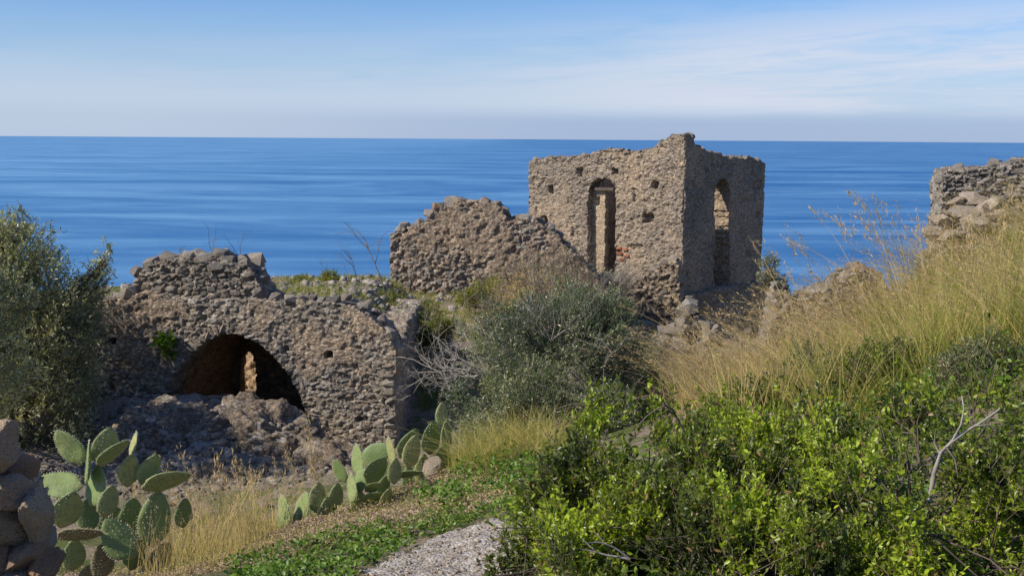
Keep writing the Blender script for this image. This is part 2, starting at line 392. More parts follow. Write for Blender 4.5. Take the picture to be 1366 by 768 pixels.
# ------------------------------------------------------------------ terrain
CP = [  # (px, py, depth) read off the photograph
 (560,760,5.6),(640,708,6.7),(470,760,5.8),(560,682,7.6),(650,662,8.2),(400,722,8.0),(300,752,8.0),(150,790,8.0),(40,800,7.0),
 (300,690,12.0),(200,700,12.5),(430,690,11.5),(530,650,12.0),(330,538,19.4),(290,540,18.6),(250,560,17.6),(200,590,17.5),(120,600,17.5),(400,590,18.8),
 (430,640,17.0),(500,606,19.6),(340,610,16.6),(230,650,15),(600,635,10.5),(700,620,10.0),(740,610,13.0),(650,560,15.5),(560,590,19.5),(560,545,22.0),
 (600,455,24.0),(680,440,26.0),(600,412,28.5),(620,396,30.0),(720,405,32.0),(800,408,35.0),(905,425,34.5),(1010,452,35.5),(860,460,29.0),(950,476,29.0),
 (800,470,24.0),(900,535,18.0),(980,525,18.0),(850,560,12.0),(900,590,8.5),(1000,560,8.5),(1060,512,16.5),(1100,482,16.0),(1150,452,15.5),(1200,425,15.0),
 (1260,394,15.0),(1366,378,14.5),(1150,500,11.5),(1250,470,11.0),(1366,445,10.5),(1100,545,9.0),(1250,525,8.0),(1366,505,7.5),(1300,345,18.5),(1366,335,18.5),(1240,372,17.5),
]
cps = [tuple(P(*c)) for c in CP]
cps += [(0, 0, -1.75), (0, 3, -1.9), (2, 4.5, -2.0), (3.2, 6, -1.95), (4, 3, -1.6), (-2, 3, -2.1), (-4, 5, -2.6), (7, 5, -0.9), (9, 10, -0.2), (12, 16, -0.4), (12, 24, -2.0),
        (-8, 5, -3.1), (-12, 12, -4.9), (-12, 20, -5.6), (-9, 16, -5.0), (-14, 28, -6.0), (-6, 32, -4.6), (-1, 38, -6.4), (6, 44, -8.0), (12, 34, -7.0), (9, 26, -6),
        (-12, 40, -8.5), (16, 44, -9.0), (0, -12, 0.5), (-14, -8, -1.5), (16, -6, 1.5), (20, 10, 1.5), (20, 24, -0.6), (-20, 5, -6), (-20, 25, -9), (4.6, 22, -5.4), (5.6, 19, -4.2), (2, 18, -4.2)]
C = np.array(cps)
def _tps(r2): return np.where(r2 > 1e-9, 0.5 * r2 * np.log(np.maximum(r2, 1e-9)), 0)
nC = len(C)
K = _tps(((C[:, None, :2] - C[None, :, :2]) ** 2).sum(2)) + np.eye(nC) * 0.35
Pm = np.hstack([np.ones((nC, 1)), C[:, :2]])
A = np.block([[K, Pm], [Pm.T, np.zeros((3, 3))]])
SOL = np.linalg.solve(A, np.concatenate([C[:, 2], np.zeros(3)]))
SEA = -140.0
def gz(x, y, detail=True):
    x = np.asarray(x, float); y = np.asarray(y, float); sh = x.shape
    xf = np.clip(x.ravel(), -26, 26); yf = np.clip(y.ravel(), -14, 48)
    z = SOL[nC] + SOL[nC + 1] * xf + SOL[nC + 2] * yf
    for i in range(nC):
        z = z + SOL[i] * _tps((xf - C[i, 0]) ** 2 + (yf - C[i, 1]) ** 2)
    z = np.clip(z, -14, 4).reshape(sh)
    # cliff down to the sea beyond the castle and to both sides
    out = np.maximum.reduce([y - 41, (-x - 15) * 0.9, np.zeros(sh), (x - 24) * 0.5])
    z = z - out * 1.05 - np.minimum(out, 4) ** 2 * 0.12
    if detail:
        # rubble mound in front of the arch
        w = np.exp(-(((x + 4.6) / 2.6) ** 2 + ((y - 17.8) / 2.2) ** 2))
        near = np.exp(-np.maximum(y - 10, 0) / 6)
        z = z + (fb2(x, y, 1.1, 3, 4) - 0.5) * (0.22 + 0.5 * w) + (fb2(x, y, 6.5, 9, 3) - 0.5) * (0.05 + 0.30 * w)
        z = z + w * (fb2(x, y, 2.6, 19, 3) - .5) * .45
        z = z - 0.0 * near
    # hollow under and behind the vault
    inside = (x > -9.9) & (x < -2.25) & (y > 20.35) & (y < 28.25)
    z = np.where(inside, -6.15, z)
    return z
def gz1(x, y): return float(gz(np.array([x]), np.array([y]))[0])

def axis(parts):
    out = []
    for a, b, s in parts:
        n = max(1, int(round((b - a) / s))); out.append(np.linspace(a, b, n, endpoint=False))
    out.append([parts[-1][1]]); return np.concatenate(out)
xs = axis([(-900, -300, 100), (-300, -60, 16), (-60, -18, 2.5), (-18, -10, 0.3), (-10, 9, 0.075), (9, 16, 0.2), (16, 60, 2.5), (60, 300, 16), (300, 900, 100)])
ys = axis([(-300, -60, 30), (-60, -15, 5), (-15, 3, 0.8), (3, 12, 0.05), (12, 22, 0.075), (22, 46, 0.16), (46, 80, 2.0), (80, 300, 14), (300, 900, 100)])
X, Y = np.meshgrid(xs, ys)
Z = gz(X, Y)
vv = np.stack([X.ravel(), Y.ravel(), Z.ravel()], 1)
ny, nx = X.shape
ii = np.arange(ny * nx).reshape(ny, nx)
ff = np.stack([ii[:-1, :-1].ravel(), ii[:-1, 1:].ravel(), ii[1:, 1:].ravel(), ii[1:, :-1].ravel()], 1)
mound_w = np.exp(-(((X + 4.9) / 3.2) ** 2 + ((Y - 17.6) / 2.6) ** 2)) + np.exp(-(((X - 3.6) / 3.0) ** 2 + ((Y - 30) / 3.5) ** 2)) + (Y > 44)
vcg = np.zeros((nx * ny, 3)); vcg[:, 1] = np.clip(mound_w.ravel() * 1.2, 0, 1)
go = link('ground', mesh_np('ground', vv, ff, vcg, M_GROUND, smooth=True)); tag(go, kind='structure')

# sea
R_ = 90000.0
sv = []; sf = []
rad = [0, 200, 500, 1000, 2000, 4000, 8000, 16000, 32000, 60000, R_]
seg = 96
for r in rad:
    for k in range(seg):
        a = 2 * math.pi * k / seg; sv.append((r * math.cos(a), r * math.sin(a), SEA))
for i in range(len(rad) - 1):
    for k in range(seg):
        a = i * seg + k; b = i * seg + (k + 1) % seg
        if i == 0: sf.append((a, a + seg, b + seg, b + seg))
sf4 = [(i * seg + k, (i + 1) * seg + k, (i + 1) * seg + (k + 1) % seg, i * seg + (k + 1) % seg) for i in range(1, len(rad) - 1) for k in range(seg)]
sf3 = [(0, seg + k, seg + (k + 1) % seg) for k in range(seg)]
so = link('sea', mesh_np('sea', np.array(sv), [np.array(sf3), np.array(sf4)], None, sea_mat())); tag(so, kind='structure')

# path
def inpoly(px, py, poly):
    c = np.zeros(px.shape, bool); n = len(poly)
    for i in range(n):
        x1, y1 = poly[i]; x2, y2 = poly[(i + 1) % n]
        cond = ((y1 > py) != (y2 > py)) & (px < (x2 - x1) * (py - y1) / (y2 - y1 + 1e-12) + x1)
        c ^= cond
    return c
pth = [P(*q) for q in [(445, 820, 4.6), (478, 752, 5.75), (540, 728, 6.2), (600, 712, 6.6), (650, 708, 6.75), (760, 730, 6.2), (820, 830, 4.6)]]
ppoly = [(q.x, q.y) for q in pth] + [(1.2, 1.0), (-0.9, 1.0)]
px_ = np.arange(-1.6, 1.6, 0.03); py_ = np.arange(1.0, 7.2, 0.03)
PX, PY = np.meshgrid(px_, py_)
jx = (fb2(PX, PY, 5, 51) - .5) * .5; jy = (fb2(PX, PY, 5, 61) - .5) * .5
PZ = gz(PX, PY) + 0.012 + (fb2(PX, PY, 22, 5, 3) - .5) * 0.02
PM = inpoly((PX + jx)[:-1, :-1], (PY + jy)[:-1, :-1], ppoly)
ii = np.arange(PX.size).reshape(PX.shape)
q4 = np.stack([ii[:-1, :-1], ii[:-1, 1:], ii[1:, 1:], ii[1:, :-1]], 2)[PM]
po = link('path', mesh_np('path', np.stack([PX.ravel(), PY.ravel(), PZ.ravel()], 1), q4, None, gravel_mat(), smooth=True)); tag(po, kind='structure')

# ------------------------------------------------------------------ rocks
def rock_hull(seed, n=18, box=0.6):
    rnd = random.Random(seed); bm = bmesh.new()
    for _ in range(n):
        v = Vector((rnd.gauss(0, 1), rnd.gauss(0, 1), rnd.gauss(0, 1))).normalized()
        v = Vector([math.copysign(abs(c) ** box, c) for c in v]) * 0.5 * rnd.uniform(0.86, 1.1)
        bm.verts.new(v)
    r = bmesh.ops.convex_hull(bm, input=bm.verts)
    junk = [e for e in r['geom_interior'] if isinstance(e, bmesh.types.BMVert)]
    if junk: bmesh.ops.delete(bm, geom=junk, context='VERTS')
    me = bpy.data.meshes.new('rock'); bm.to_mesh(me); bm.free(); return me
def rock_hi(seed, sub=4, rough=0.09):
    rnd = random.Random(seed); bm = bmesh.new()
    bmesh.ops.create_icosphere(bm, subdivisions=sub, radius=0.62)
    planes = []
    for _ in range(13):
        v = Vector((rnd.gauss(0, 1), rnd.gauss(0, 1), rnd.gauss(0, 1))).normalized(); planes.append((v, rnd.uniform(0.33, 0.5)))
    for v in bm.verts:
        for n_, d in planes:
            e = v.co.dot(n_) - d
            if e > 0: v.co -= n_ * e * 0.99
    co = np.array([v.co for v in bm.verts])
    d = (fbm(co * 3.1 + seed, seed, 5) - 0.5) * rough * 1.5 + (fbm(co * 14 + seed, seed + 3, 3) - 0.5) * rough * .45
    for v, k in zip(bm.verts, d): v.co *= 1 + k
    for f in bm.faces: f.smooth = True
    me = bpy.data.meshes.new('rock'); bm.to_mesh(me); bm.free(); return me
HULLS = {}
def hulls(mat):
    if mat.name not in HULLS:
        L = []
        for s in range(18):
            me = rock_hull(s + 5, 12 + s % 7, 0.42 + 0.03 * (s % 8)); me.materials.append(mat); L.append(me)
        HULLS[mat.name] = L
    return HULLS[mat.name]
HULLV = [(np.array([v.co for v in m.vertices]), np.array([[*p.vertices] for p in m.polygons])) for m in (rock_hull(s + 90, 12) for s in range(10))]
def rock_stuff(name, pos, size, mat, seed, parent=None, flat=0.65):
    """many small stones joined in one mesh: pos (n,3) world, size (n,)"""
    r = np.random.default_rng(seed); V = []; Fs = []; Cc = []; off = 0
    for p, s in zip(pos, size):
        hv, hf = HULLV[r.integers(len(HULLV))]
        E = np.array(Euler((r.uniform(-.5, .5), r.uniform(-.5, .5), r.uniform(0, 6.28))).to_matrix())
        v = (hv * (s * r.uniform(.8, 1.3), s * r.uniform(.7, 1.1), s * r.uniform(.5, .9) * flat / .65)) @ E.T + p
        V.append(v); Fs.append(hf + off); off += len(hv); Cc.append(np.tile([r.random(), 0, 0], (len(hv), 1)))
    me = mesh_np(name, np.concatenate(V), np.concatenate(Fs), np.concatenate(Cc), mat)
    return me

# ------------------------------------------------------------------ walls
Zv = Vector((0, 0, 1))
class Wall:
    """masonry slab: local u along the wall, v up, d outwards; relief is real geometry"""
    def __init__(s, O, U, N):
        s.O = Vector(O); s.U = Vector(U).normalized(); s.N = Vector(N).normalized()
    def uv(s, px, py):
        q = onplane(px, py, s.O, s.N) - s.O; return q.dot(s.U), q.z
    def w(s, u, v, d=0.0): return s.O + s.U * u + Zv * v + s.N * d
    def build(s, name, parent, mat, u0, u1, v0, top, thick, res=0.03, hole=None, pits=(), cell=(.16, .10), amp=.035, plaster=0.3,
              seed=1, rag=0.05, sides=4, batter=0.0, kind=None):
        us = np.arange(u0, u1 + res, res)
        tu = np.array([t[0] for t in top]); tv = np.array([t[1] for t in top])
        vmax = tv.max() + rag + .1
        vs = np.arange(v0, vmax, res)
        Ug, Vg = np.meshgrid(us, vs)
        cu = (Ug[:-1, :-1] + res / 2); cv = (Vg[:-1, :-1] + res / 2)
        st = np.interp(cu, tu, tv) + (fb2(cu, cv * 0.3, 3.2, seed, 4) - .5) * rag * 2.4
        # stones of the top course stand up as blocks
        st = st + (_h(np.floor(cu / .17).astype(int), np.zeros_like(cu, dtype=int), np.zeros_like(cu, dtype=int), seed) - .5) * rag * 1.1
        ju = (fb2(cu, cv, 4.0, seed + 5, 3) - .5) * .07; jv = (fb2(cu, cv, 4.0, seed + 6, 3) - .5) * .07
        Mk = cv < st
        Mk &= (cu + ju > u0 + .02) & (cu + ju < u1 - .02)
        if hole is not None:
            for h in hole: Mk &= ~inpoly(cu + ju * .8, cv + jv * .8, h)
        idx = np.arange(Ug.size).reshape(Ug.shape)
        q = np.stack([idx[:-1, :-1], idx[:-1, 1:], idx[1:, 1:], idx[1:, :-1]], 2)[Mk]
        # boundary edges
        Mp = np.pad(Mk, 1)
        E = []
        B = Mp[1:-1, 1:-1]
        for dj, di, a, b in ((-1, 0, 0, 1), (1, 0, 2, 3), (0, -1, 3, 0), (0, 1, 1, 2)):
            nb = Mp[1 + dj:Mp.shape[0] - 1 + dj, 1 + di:Mp.shape[1] - 1 + di]
            sel = B & ~nb
            qq = np.stack([idx[:-1, :-1], idx[:-1, 1:], idx[1:, 1:], idx[1:, :-1]], 2)[sel]
            E.append(qq[:, [a, b]])
        E = np.concatenate(E)
        used = np.unique(q); remap = -np.ones(Ug.size, int); remap[used] = np.arange(len(used)); n = len(used)
        uu = Ug.ravel()[used]; vv_ = Vg.ravel()[used]
        rr = np.random.default_rng(seed)
        uu = uu + rr.uniform(-.22, .22, n) * res; vv_ = vv_ + rr.uniform(-.22, .22, n) * res
        bv = np.unique(E); bl = -np.ones(Ug.size, int); bl[bv] = np.arange(len(bv)); nb_ = len(bv)
        L = [np.stack([uu, vv_, np.zeros(n)], 1), np.stack([uu, vv_, np.full(n, -thick)], 1)]
        bu = uu[remap[bv]]; bvv = vv_[remap[bv]]
        for k in range(1, sides):
            L.append(np.stack([bu, bvv, np.full(nb_, -thick * k / sides)], 1))
        V3 = np.concatenate(L)
        def shade(p):
            sc = np.stack([p[:, 0] / cell[0], p[:, 1] / cell[1], p[:, 2] / cell[0]], 1)
            sc = sc + (np.stack([vnoise(p * 6, seed + 71), vnoise(p * 6, seed + 72), vnoise(p * 6, seed + 73)], 1) - .5) * .9
            F1, F2, R1, R2, T = voronoi(sc, seed)
            F1b, F2b, R1b, R2b, Tb = voronoi(sc * 2.3 + 7, seed + 3)
            joint = 1 - sstep(F2 - F1, .02, .13)
            pl = sstep(fbm(p * 1.1 + 3, seed + 31, 4) + (plaster - .5) * .9, .50, .62)
            h = (1 - joint) * (0.75 + 0.45 * R2) + T * .7
            small = sstep(F2b - F1b, .03, .2) * (.55 + .45 * R2b) * .8
            use = R1 < .38
            h = np.where(use, small, h); jb = np.where(use, 1 - sstep(F2b - F1b, .03, .3), joint)
            tone = np.where(use, R1b, (R1 - .38) / .62)
            h = h * (1 - pl * .78) + pl * (.62 + .35 * fbm(p * 4, seed + 8, 3))
            mort = np.clip(jb * .75 + pl * .85, 0, 1)
            h = h + (fbm(p * 9, seed + 44, 3) - .5) * .8 + (vnoise(p * 34, seed + 45) - .5) * .35
            h = h - sstep(fbm(p * 5.5 + 9, seed + 47, 3), .60, .70) * .8
            big = (fbm(p * .9, seed + 55, 3) - .5) * .12
            return h * amp + big * min(1, amp * 25), tone, mort
        H, tone, mort = shade(V3)
        pit = np.zeros(len(V3))
        for (a, b, w_, h_, dp) in pits:
            e = np.maximum(np.abs(V3[:, 0] - a) / (w_ / 2), np.abs(V3[:, 1] - b) / (h_ / 2))
            pit = np.maximum(pit, (1 - sstep(e + (vnoise(V3 * 14, 5) - .5) * .5, .8, 1.0)) * dp)
        fr = np.zeros(len(V3)); fr[:n] = 1
        bk = np.zeros(len(V3)); bk[n:2 * n] = 1
        isb = np.zeros(n, bool); isb[remap[bv]] = True
        hd = H - amp * .55
        V3[:n, 2] += hd[:n] - pit[:n]
        V3[n:2 * n, 2] -= hd[n:2 * n]
        jit = (np.stack([vnoise(V3 * 11, 81), vnoise(V3 * 11, 82), vnoise(V3 * 11, 83)], 1) - .5)
        V3[2 * n:] += jit[2 * n:] * amp * 1.8
        if batter: V3[:n, 2] += np.maximum(0, -V3[:n, 1]) * batter
        F_ = [remap[q], (remap[q] + n)[:, ::-1]]
        e0 = remap[E[:, 0]]; e1 = remap[E[:, 1]]; b0 = bl[E[:, 0]]; b1 = bl[E[:, 1]]
        prev0, prev1 = e0, e1
        for k in range(1, sides):
            c0 = 2 * n + (k - 1) * nb_ + b0; c1 = 2 * n + (k - 1) * nb_ + b1
            F_.append(np.stack([prev1, prev0, c0, c1], 1)); prev0, prev1 = c0, c1
        F_.append(np.stack([prev1, prev0, e0 + n, e1 + n], 1))
        Wd = np.array(s.O)[None] + V3[:, 0:1] * np.array(s.U) + V3[:, 1:2] * np.array([0, 0, 1.]) + V3[:, 2:3] * np.array(s.N)
        me = mesh_np(name, Wd, F_, np.stack([tone, mort, np.zeros_like(tone)], 1), mat)
        o = link(name, me, parent, kind)
        s.top = (tu, tv); s.hole = hole; s.rng = (u0, u1, v0)
        return o
    def stones(s, parent, mat, n, size, seed, name='stone', area=None, pits=(), out=0.3, aspect=(.42, .78), face=1, tilt=.16):
        """single stones set in the face as parts of their own"""
        r = np.random.default_rng(seed); L = hulls(mat); got = []
        u0, u1, v0 = area[:3] if area else s.rng
        vtop = s.top[1].max()
        tries = 0
        while len(got) < n and tries < n * 60:
            tries += 1
            u = r.uniform(u0, u1); v = r.uniform(v0, vtop)
            k = size[0] + (size[1] - size[0]) * r.random() ** 1.9
            a = r.uniform(*aspect); hh = k * a
            if v + hh * .4 > np.interp(u, *s.top) or u - k * .4 < s.rng[0] or u + k * .4 > s.rng[1]: continue
            bad = False
            if s.hole is not None:
                for h in s.hole:
                    t = np.array([u, u - k * .5, u + k * .5, u]); t2 = np.array([v, v, v, v - hh * .5])
                    if inpoly(t, t2, h).any(): bad = True
            for (pa, pb, pw, ph, _) in pits:
                if abs(u - pa) < (pw + k) / 2 and abs(v - pb) < (ph + hh) / 2: bad = True
            if bad: continue
            for (gu, gv, gk, gh) in got:
                if abs(u - gu) < (k + gk) * .47 and abs(v - gv) < (hh + gh) * .47: bad = True; break
            if bad: continue
            got.append((u, v, k, hh))
        R0 = Matrix((s.U, s.N, Zv)).transposed()
        for (u, v, k, hh) in got:
            E = R0 @ Euler((r.uniform(-.12, .12), r.normal(0, tilt), r.uniform(-.15, .15))).to_matrix() @ Matrix.Diagonal((k, k * .55, hh))
            M = Matrix.Translation(s.w(u, v, k * .55 * (out - .5) * .95 - .012)) @ E.to_4x4()
            inst(name, L[r.integers(len(L))], M, parent)
        return got
    def coping(s, parent, mat, n, size, seed, thick, name='stone', u_rng=None, lift=.0):
        r = np.random.default_rng(seed); L = hulls(mat)
        u0, u1 = u_rng if u_rng else s.rng[:2]
        R0 = Matrix((s.U, s.N, Zv)).transposed()
        for i in range(n):
            u = u0 + (u1 - u0) * (i + r.uniform(.1, .9)) / n
            k = r.uniform(*size); hh = k * r.uniform(.5, .8)
            v = np.interp(u, *s.top) + hh * r.uniform(-.15, .3) + lift
            E = R0 @ Euler((r.uniform(-.35, .35), r.uniform(-.35, .35), r.uniform(-.6, .6))).to_matrix() @ Matrix.Diagonal((k, k * .85, hh))
            M = Matrix.Translation(s.w(u, v, -r.uniform(.05, min(thick, .5)))) @ E.to_4x4()
            inst(name, L[r.integers(len(L))], M, parent)

# ---- the vaulted building with the arch
YA = 20.0
vb = P(400, 600, YA)
VAULT = thing('ruined_vault', vb, 'low roofless-looking stone vault with a wide arched mouth, rubble walls and grass on its roof', 'ruined building')
wa = Wall((P(175, 600, YA)), (1, -.12, 0), (-.12, -1, 0))
op_px = [(212, 640), (214, 580), (220, 540), (231, 503), (250, 476), (274, 455), (300, 444), (322, 447), (345, 457), (366, 475), (386, 500), (401, 526), (409, 552), (414, 590), (416, 640)]
opening = [wa.uv(*p) for p in op_px]
top_px = [(95, 412), (112, 406), (135, 400), (150, 402), (172, 394), (190, 388), (230, 396), (300, 400), (355, 401), (372, 403), (400, 401), (432, 404), (455, 405), (474, 411), (494, 425), (511, 438), (522, 456), (530, 470)]
topa = [wa.uv(*p) for p in top_px]
pitsA = [(*wa.uv(439, 473), .16, .13, .35), (*wa.uv(381, 465), .10, .08, .15), (*wa.uv(150, 455), .14, .12, .3), (*wa.uv(147, 517), .14, .14, .3), (*wa.uv(480, 560), .15, .07, .12)]
front = wa.build('front_wall', VAULT, M_ARCH, topa[0][0], wa.uv(529, 500)[0], -1.3, topa, .72, res=.021, hole=[opening], sides=16, pits=pitsA, cell=(.13, .068), amp=.040, plaster=.40, seed=4, rag=.03)
wa.stones(front, M_ARCH, 175, (.085, .22), 31, pits=pitsA, area=(wa.uv(370, 500)[0], wa.uv(526, 500)[0], wa.uv(400, 600)[1]), out=.16)
wa.stones(front, M_ARCH, 80, (.085, .22), 32, pits=pitsA, area=(wa.uv(180, 500)[0], wa.uv(370, 500)[0], wa.uv(400, 540)[1]), out=.16)
wa.coping(front, M_ARCH, 16, (.14, .3), 8, .6, u_rng=(wa.uv(360, 400)[0], wa.uv(520, 400)[0]))
wa.coping(front, M_ARCH, 7, (.2, .36), 9, .6, u_rng=(wa.uv(105, 400)[0], wa.uv(180, 400)[0]))
# voussoirs: thin slabs set on edge round the arch
rv = np.random.default_rng(5)
arc = [Vector((*o_, 0)) for o_ in opening][2:-1]
segs = []
for a, b in zip(arc[:-1], arc[1:]): segs.append((a, b, (b - a).length))
tot = sum(s_[2] for s_ in segs); pos = 0.0
Lh = hulls(M_ARCH)
while pos < tot:
    wd = rv.uniform(.065, .12); t = pos + wd / 2; acc = 0
    for a, b, l in segs:
        if acc + l >= t: break
        acc += l
    q = a + (b - a) * min(1, max(0, (t - acc) / l)); tg = (b - a).normalized(); nr = Vector((-tg.y, tg.x, 0))
    ln = rv.uniform(.17, .26)
    ang = math.atan2(nr.y, nr.x) + rv.normal(0, .1)
    # local x along radius (u,v plane)
    c, s_ = math.cos(ang), math.sin(ang)
    ax = wa.U * c + Zv * s_; ay = wa.U * (-s_) + Zv * c
    E = Matrix((ax, ay, wa.N)).transposed() @ Matrix.Diagonal((ln, wd * 1.3, .24))
    ctr = q + nr * (ln * .5 - .03)
    inst('voussoir', Lh[rv.integers(len(Lh))], Matrix.Translation(wa.w(ctr.x, ctr.y, -.085 + rv.uniform(-.015, .015))) @ E.to_4x4(), front)
    pos += wd
# quoins at the right corner
for i in range(11):
    v = wa.uv(526, 592)[1] + i * .155
    if v > wa.uv(526, 468)[1]: break
    k = rv.uniform(.2, .34)
    E = Matrix((wa.U, wa.N, Zv)).transposed() @ Euler((0, rv.normal(0, .06), rv.uniform(-.1, .1))).to_matrix() @ Matrix.Diagonal((k, .32, rv.uniform(.1, .15)))
    inst('stone', Lh[rv.integers(len(Lh))], Matrix.Translation(wa.w(wa.uv(526, 500)[0] - k * .40, v, -.11)) @ E.to_4x4(), front)
# side wall in the shade
xr = P(529, 500, YA).x
cq = wa.w(wa.uv(529, 500)[0], 0)
wsd = Wall((cq.x, cq.y + .05, vb.z), (0, 1, 0), (1, 0, 0))
xr = cq.x
wsd.build('side_wall', VAULT, M_ARCH, .7, 6.2, -1.3, [(0, P(524, 462, YA).z - vb.z), (1.5, P(524, 458, YA).z - vb.z), (3, -3.55 - vb.z), (6.5, -3.7 - vb.z)], .6, res=.035, sides=14, cell=(.15, .09), amp=.05, plaster=.35, seed=14, rag=.05)
wsd.stones(VAULT, M_ARCH, 24, (.14, .26), 36, area=(.1, 3.5, .1))
# barrel vault inside
YB = 25.4
prof = [wa.w(*o_) for o_ in opening]
pr = np.array([(p.x, p.z) for p in prof])
dd = np.concatenate([[0], np.cumsum(np.hypot(*np.diff(pr, axis=0).T))]); tt = np.arange(0, dd[-1], .05)
ax_ = np.interp(tt, dd, pr[:, 0]); az_ = np.interp(tt, dd, pr[:, 1])
yy = np.arange(YA + .12, YB + .3, .06)
XX = np.tile(ax_, (len(yy), 1)); ZZ = np.tile(az_, (len(yy), 1)); YY = np.tile(yy[:, None], (1, len(ax_)))
pt = np.stack([XX.ravel(), YY.ravel(), ZZ.ravel()], 1)
F1, F2, R1, R2, T = voronoi(pt / np.array([.18, .2, .13]), 9)
hh = (sstep(F2 - F1, .03, .22) * (.3 + R2)) * .05
cx, cz = ax_.mean(), az_.min() + .6
dr = np.stack([pt[:, 0] - cx, np.zeros(len(pt)), pt[:, 2] - cz], 1); dr /= np.linalg.norm(dr, axis=1)[:, None] + 1e-6
pt = pt + dr * (.05 - hh[:, None])
ii = np.arange(len(pt)).reshape(XX.shape)
q4 = np.stack([ii[:-1, :-1].ravel(), ii[1:, :-1].ravel(), ii[1:, 1:].ravel(), ii[:-1, 1:].ravel()], 1)
cc = pt[q4].mean(1); q4 = q4[~((np.abs(cc[:, 0] + 5.15) < .5) & (np.abs(cc[:, 1] - 22.3) < .75) & (cc[:, 2] > prof[6].z - .5))]  # unseen gap added in the lining to let sun into the vault
link('vault_lining', mesh_np('vault_lining', pt, q4, np.stack([R1, 1 - sstep(F2 - F1, .02, .2), R1 * 0], 1), M_LINING), VAULT)
wb = Wall((prof[0].x, YB, vb.z), (1, 0, 0), (0, -1, 0))
door = [wb.uv(*p) for p in [(321, 560), (320, 500), (323, 475), (331, 467), (338, 474), (342, 500), (342, 560)]]
wb.build('rear_wall', VAULT, M_ARCH, -.5, 4.0, -1.5, [(-1, 2.05), (5, 1.8)], .5, res=.04, hole=[door], cell=(.17, .11), amp=.05, seed=21, rag=.0)
wc = Wall((-8.5, 28.1, vb.z), (1, 0, 0), (-.35, -.94, 0))
wc.U = Vector((.94, -.35, 0))
wc.build('courtyard_wall', VAULT, M_OCHRE, -1.5, 5.0, -1.6, [(-2, 1.75), (6, 1.6)], .5, res=.05, cell=(.18, .12), amp=.06, seed=22)
wl = Wall((-9.95, 20.3, vb.z), (0, 1, 0), (-1, 0, 0))
wl.build('end_wall', VAULT, M_ARCH, 0, 5.6, -1.5, [(0, 1.9), (6, 1.7)], .5, res=.08, amp=.05, seed=23)
# roof fill, earth on top of the vault
rx = np.arange(-9.9, xr + .06, .07); ry = np.arange(20.2, 28.6, .07)
RX, RY = np.meshgrid(rx, ry)
def roofz(x, y):
    z = -3.0 - (y - 20.5) * .065
    z = z - .75 * sstep(x, xr - 1.35, xr) - .1 * sstep(-x, 7, 9)
    return z + (fb2(x, y, 1.5, 77, 4) - .5) * .22
RZ = roofz(RX, RY)
keep = ~((RX[:-1, :-1] < -5.9) & (RY[:-1, :-1] > 25.8)) & ~((np.abs(RX[:-1, :-1] + 5.15) < .5) & (np.abs(RY[:-1, :-1] - 22.3) < .75))  # second gap is unseen, added so sunlight brightens the vault interior
ii = np.arange(RX.size).reshape(RX.shape)
qa = np.stack([ii[:-1, :-1], ii[:-1, 1:], ii[1:, 1:], ii[1:, :-1]], 2)[keep]
nR = RX.size
V = np.concatenate([np.stack([RX.ravel(), RY.ravel(), RZ.ravel()], 1), np.stack([RX.ravel(), RY.ravel(), RZ.ravel() - .18], 1)])
link('roof_fill', mesh_np('roof_fill', V, [qa, (qa + nR)[:, ::-1]], np.zeros((2 * nR, 3)), M_GROUND, smooth=True), VAULT)

# ---- broken upper wall standing on the vault
wu = Wall(P(175, 405, YA + .2), (1, -.12, 0), (-.12, -1, 0))
topu = [wu.uv(*p) for p in [(168, 404), (174, 388), (180, 371), (190, 360), (203, 351), (222, 346), (245, 343), (270, 345), (290, 343), (306, 347), (322, 350), (334, 358), (343, 372), (351, 386), (358, 404)]]
UP = thing('broken_wall', P(260, 405, YA + .3), 'humped stump of grey rubble wall rising above the arch, against the sea', 'ruined wall')
upw = wu.build('wall_core', UP, M_ARCH, topu[0][0], topu[-1][0], -.25, topu, .7, res=.022, cell=(.17, .075), amp=.06, plaster=.10, seed=6, rag=.05)
wu.stones(upw, M_GREY, 190, (.1, .34), 61, out=.40, aspect=(.4, .75))
wu.coping(upw, M_GREY, 26, (.18, .36), 62, .6)

# ---- middle ruin
wm = Wall(P(620, 400, 30.0), Vector((1, -.1, 0)), Vector((-.1, -1, 0)))
topm = [wm.uv(*p) for p in [(519, 322), (521, 314), (535, 308), (552, 304), (566, 299), (572, 285), (590, 275), (604, 268), (612, 270), (640, 272), (662, 274), (672, 284), (678, 293), (695, 292), (712, 294), (728, 303), (745, 318), (765, 338), (786, 360), (800, 380), (810, 402)]]
MID = thing('wall_fragment', P(620, 400, 30), 'jagged brown wall fragment with a peaked top, left of the tower', 'ruined wall')
mw = wm.build('wall_core', MID, M_MID, topm[0][0], topm[-1][0], -1.2, topm, .9, res=.03, cell=(.14, .085), amp=.065, plaster=.48, seed=16, rag=.10)
wm.stones(mw, M_MID, 120, (.12, .28), 66, out=.15, area=(topm[0][0], topm[-1][0], wm.uv(600, 390)[1]))
wm.coping(mw, M_MID, 40, (.16, .36), 67, .8)
wm.coping(mw, M_GREY, 9, (.3, .5), 68, .5)

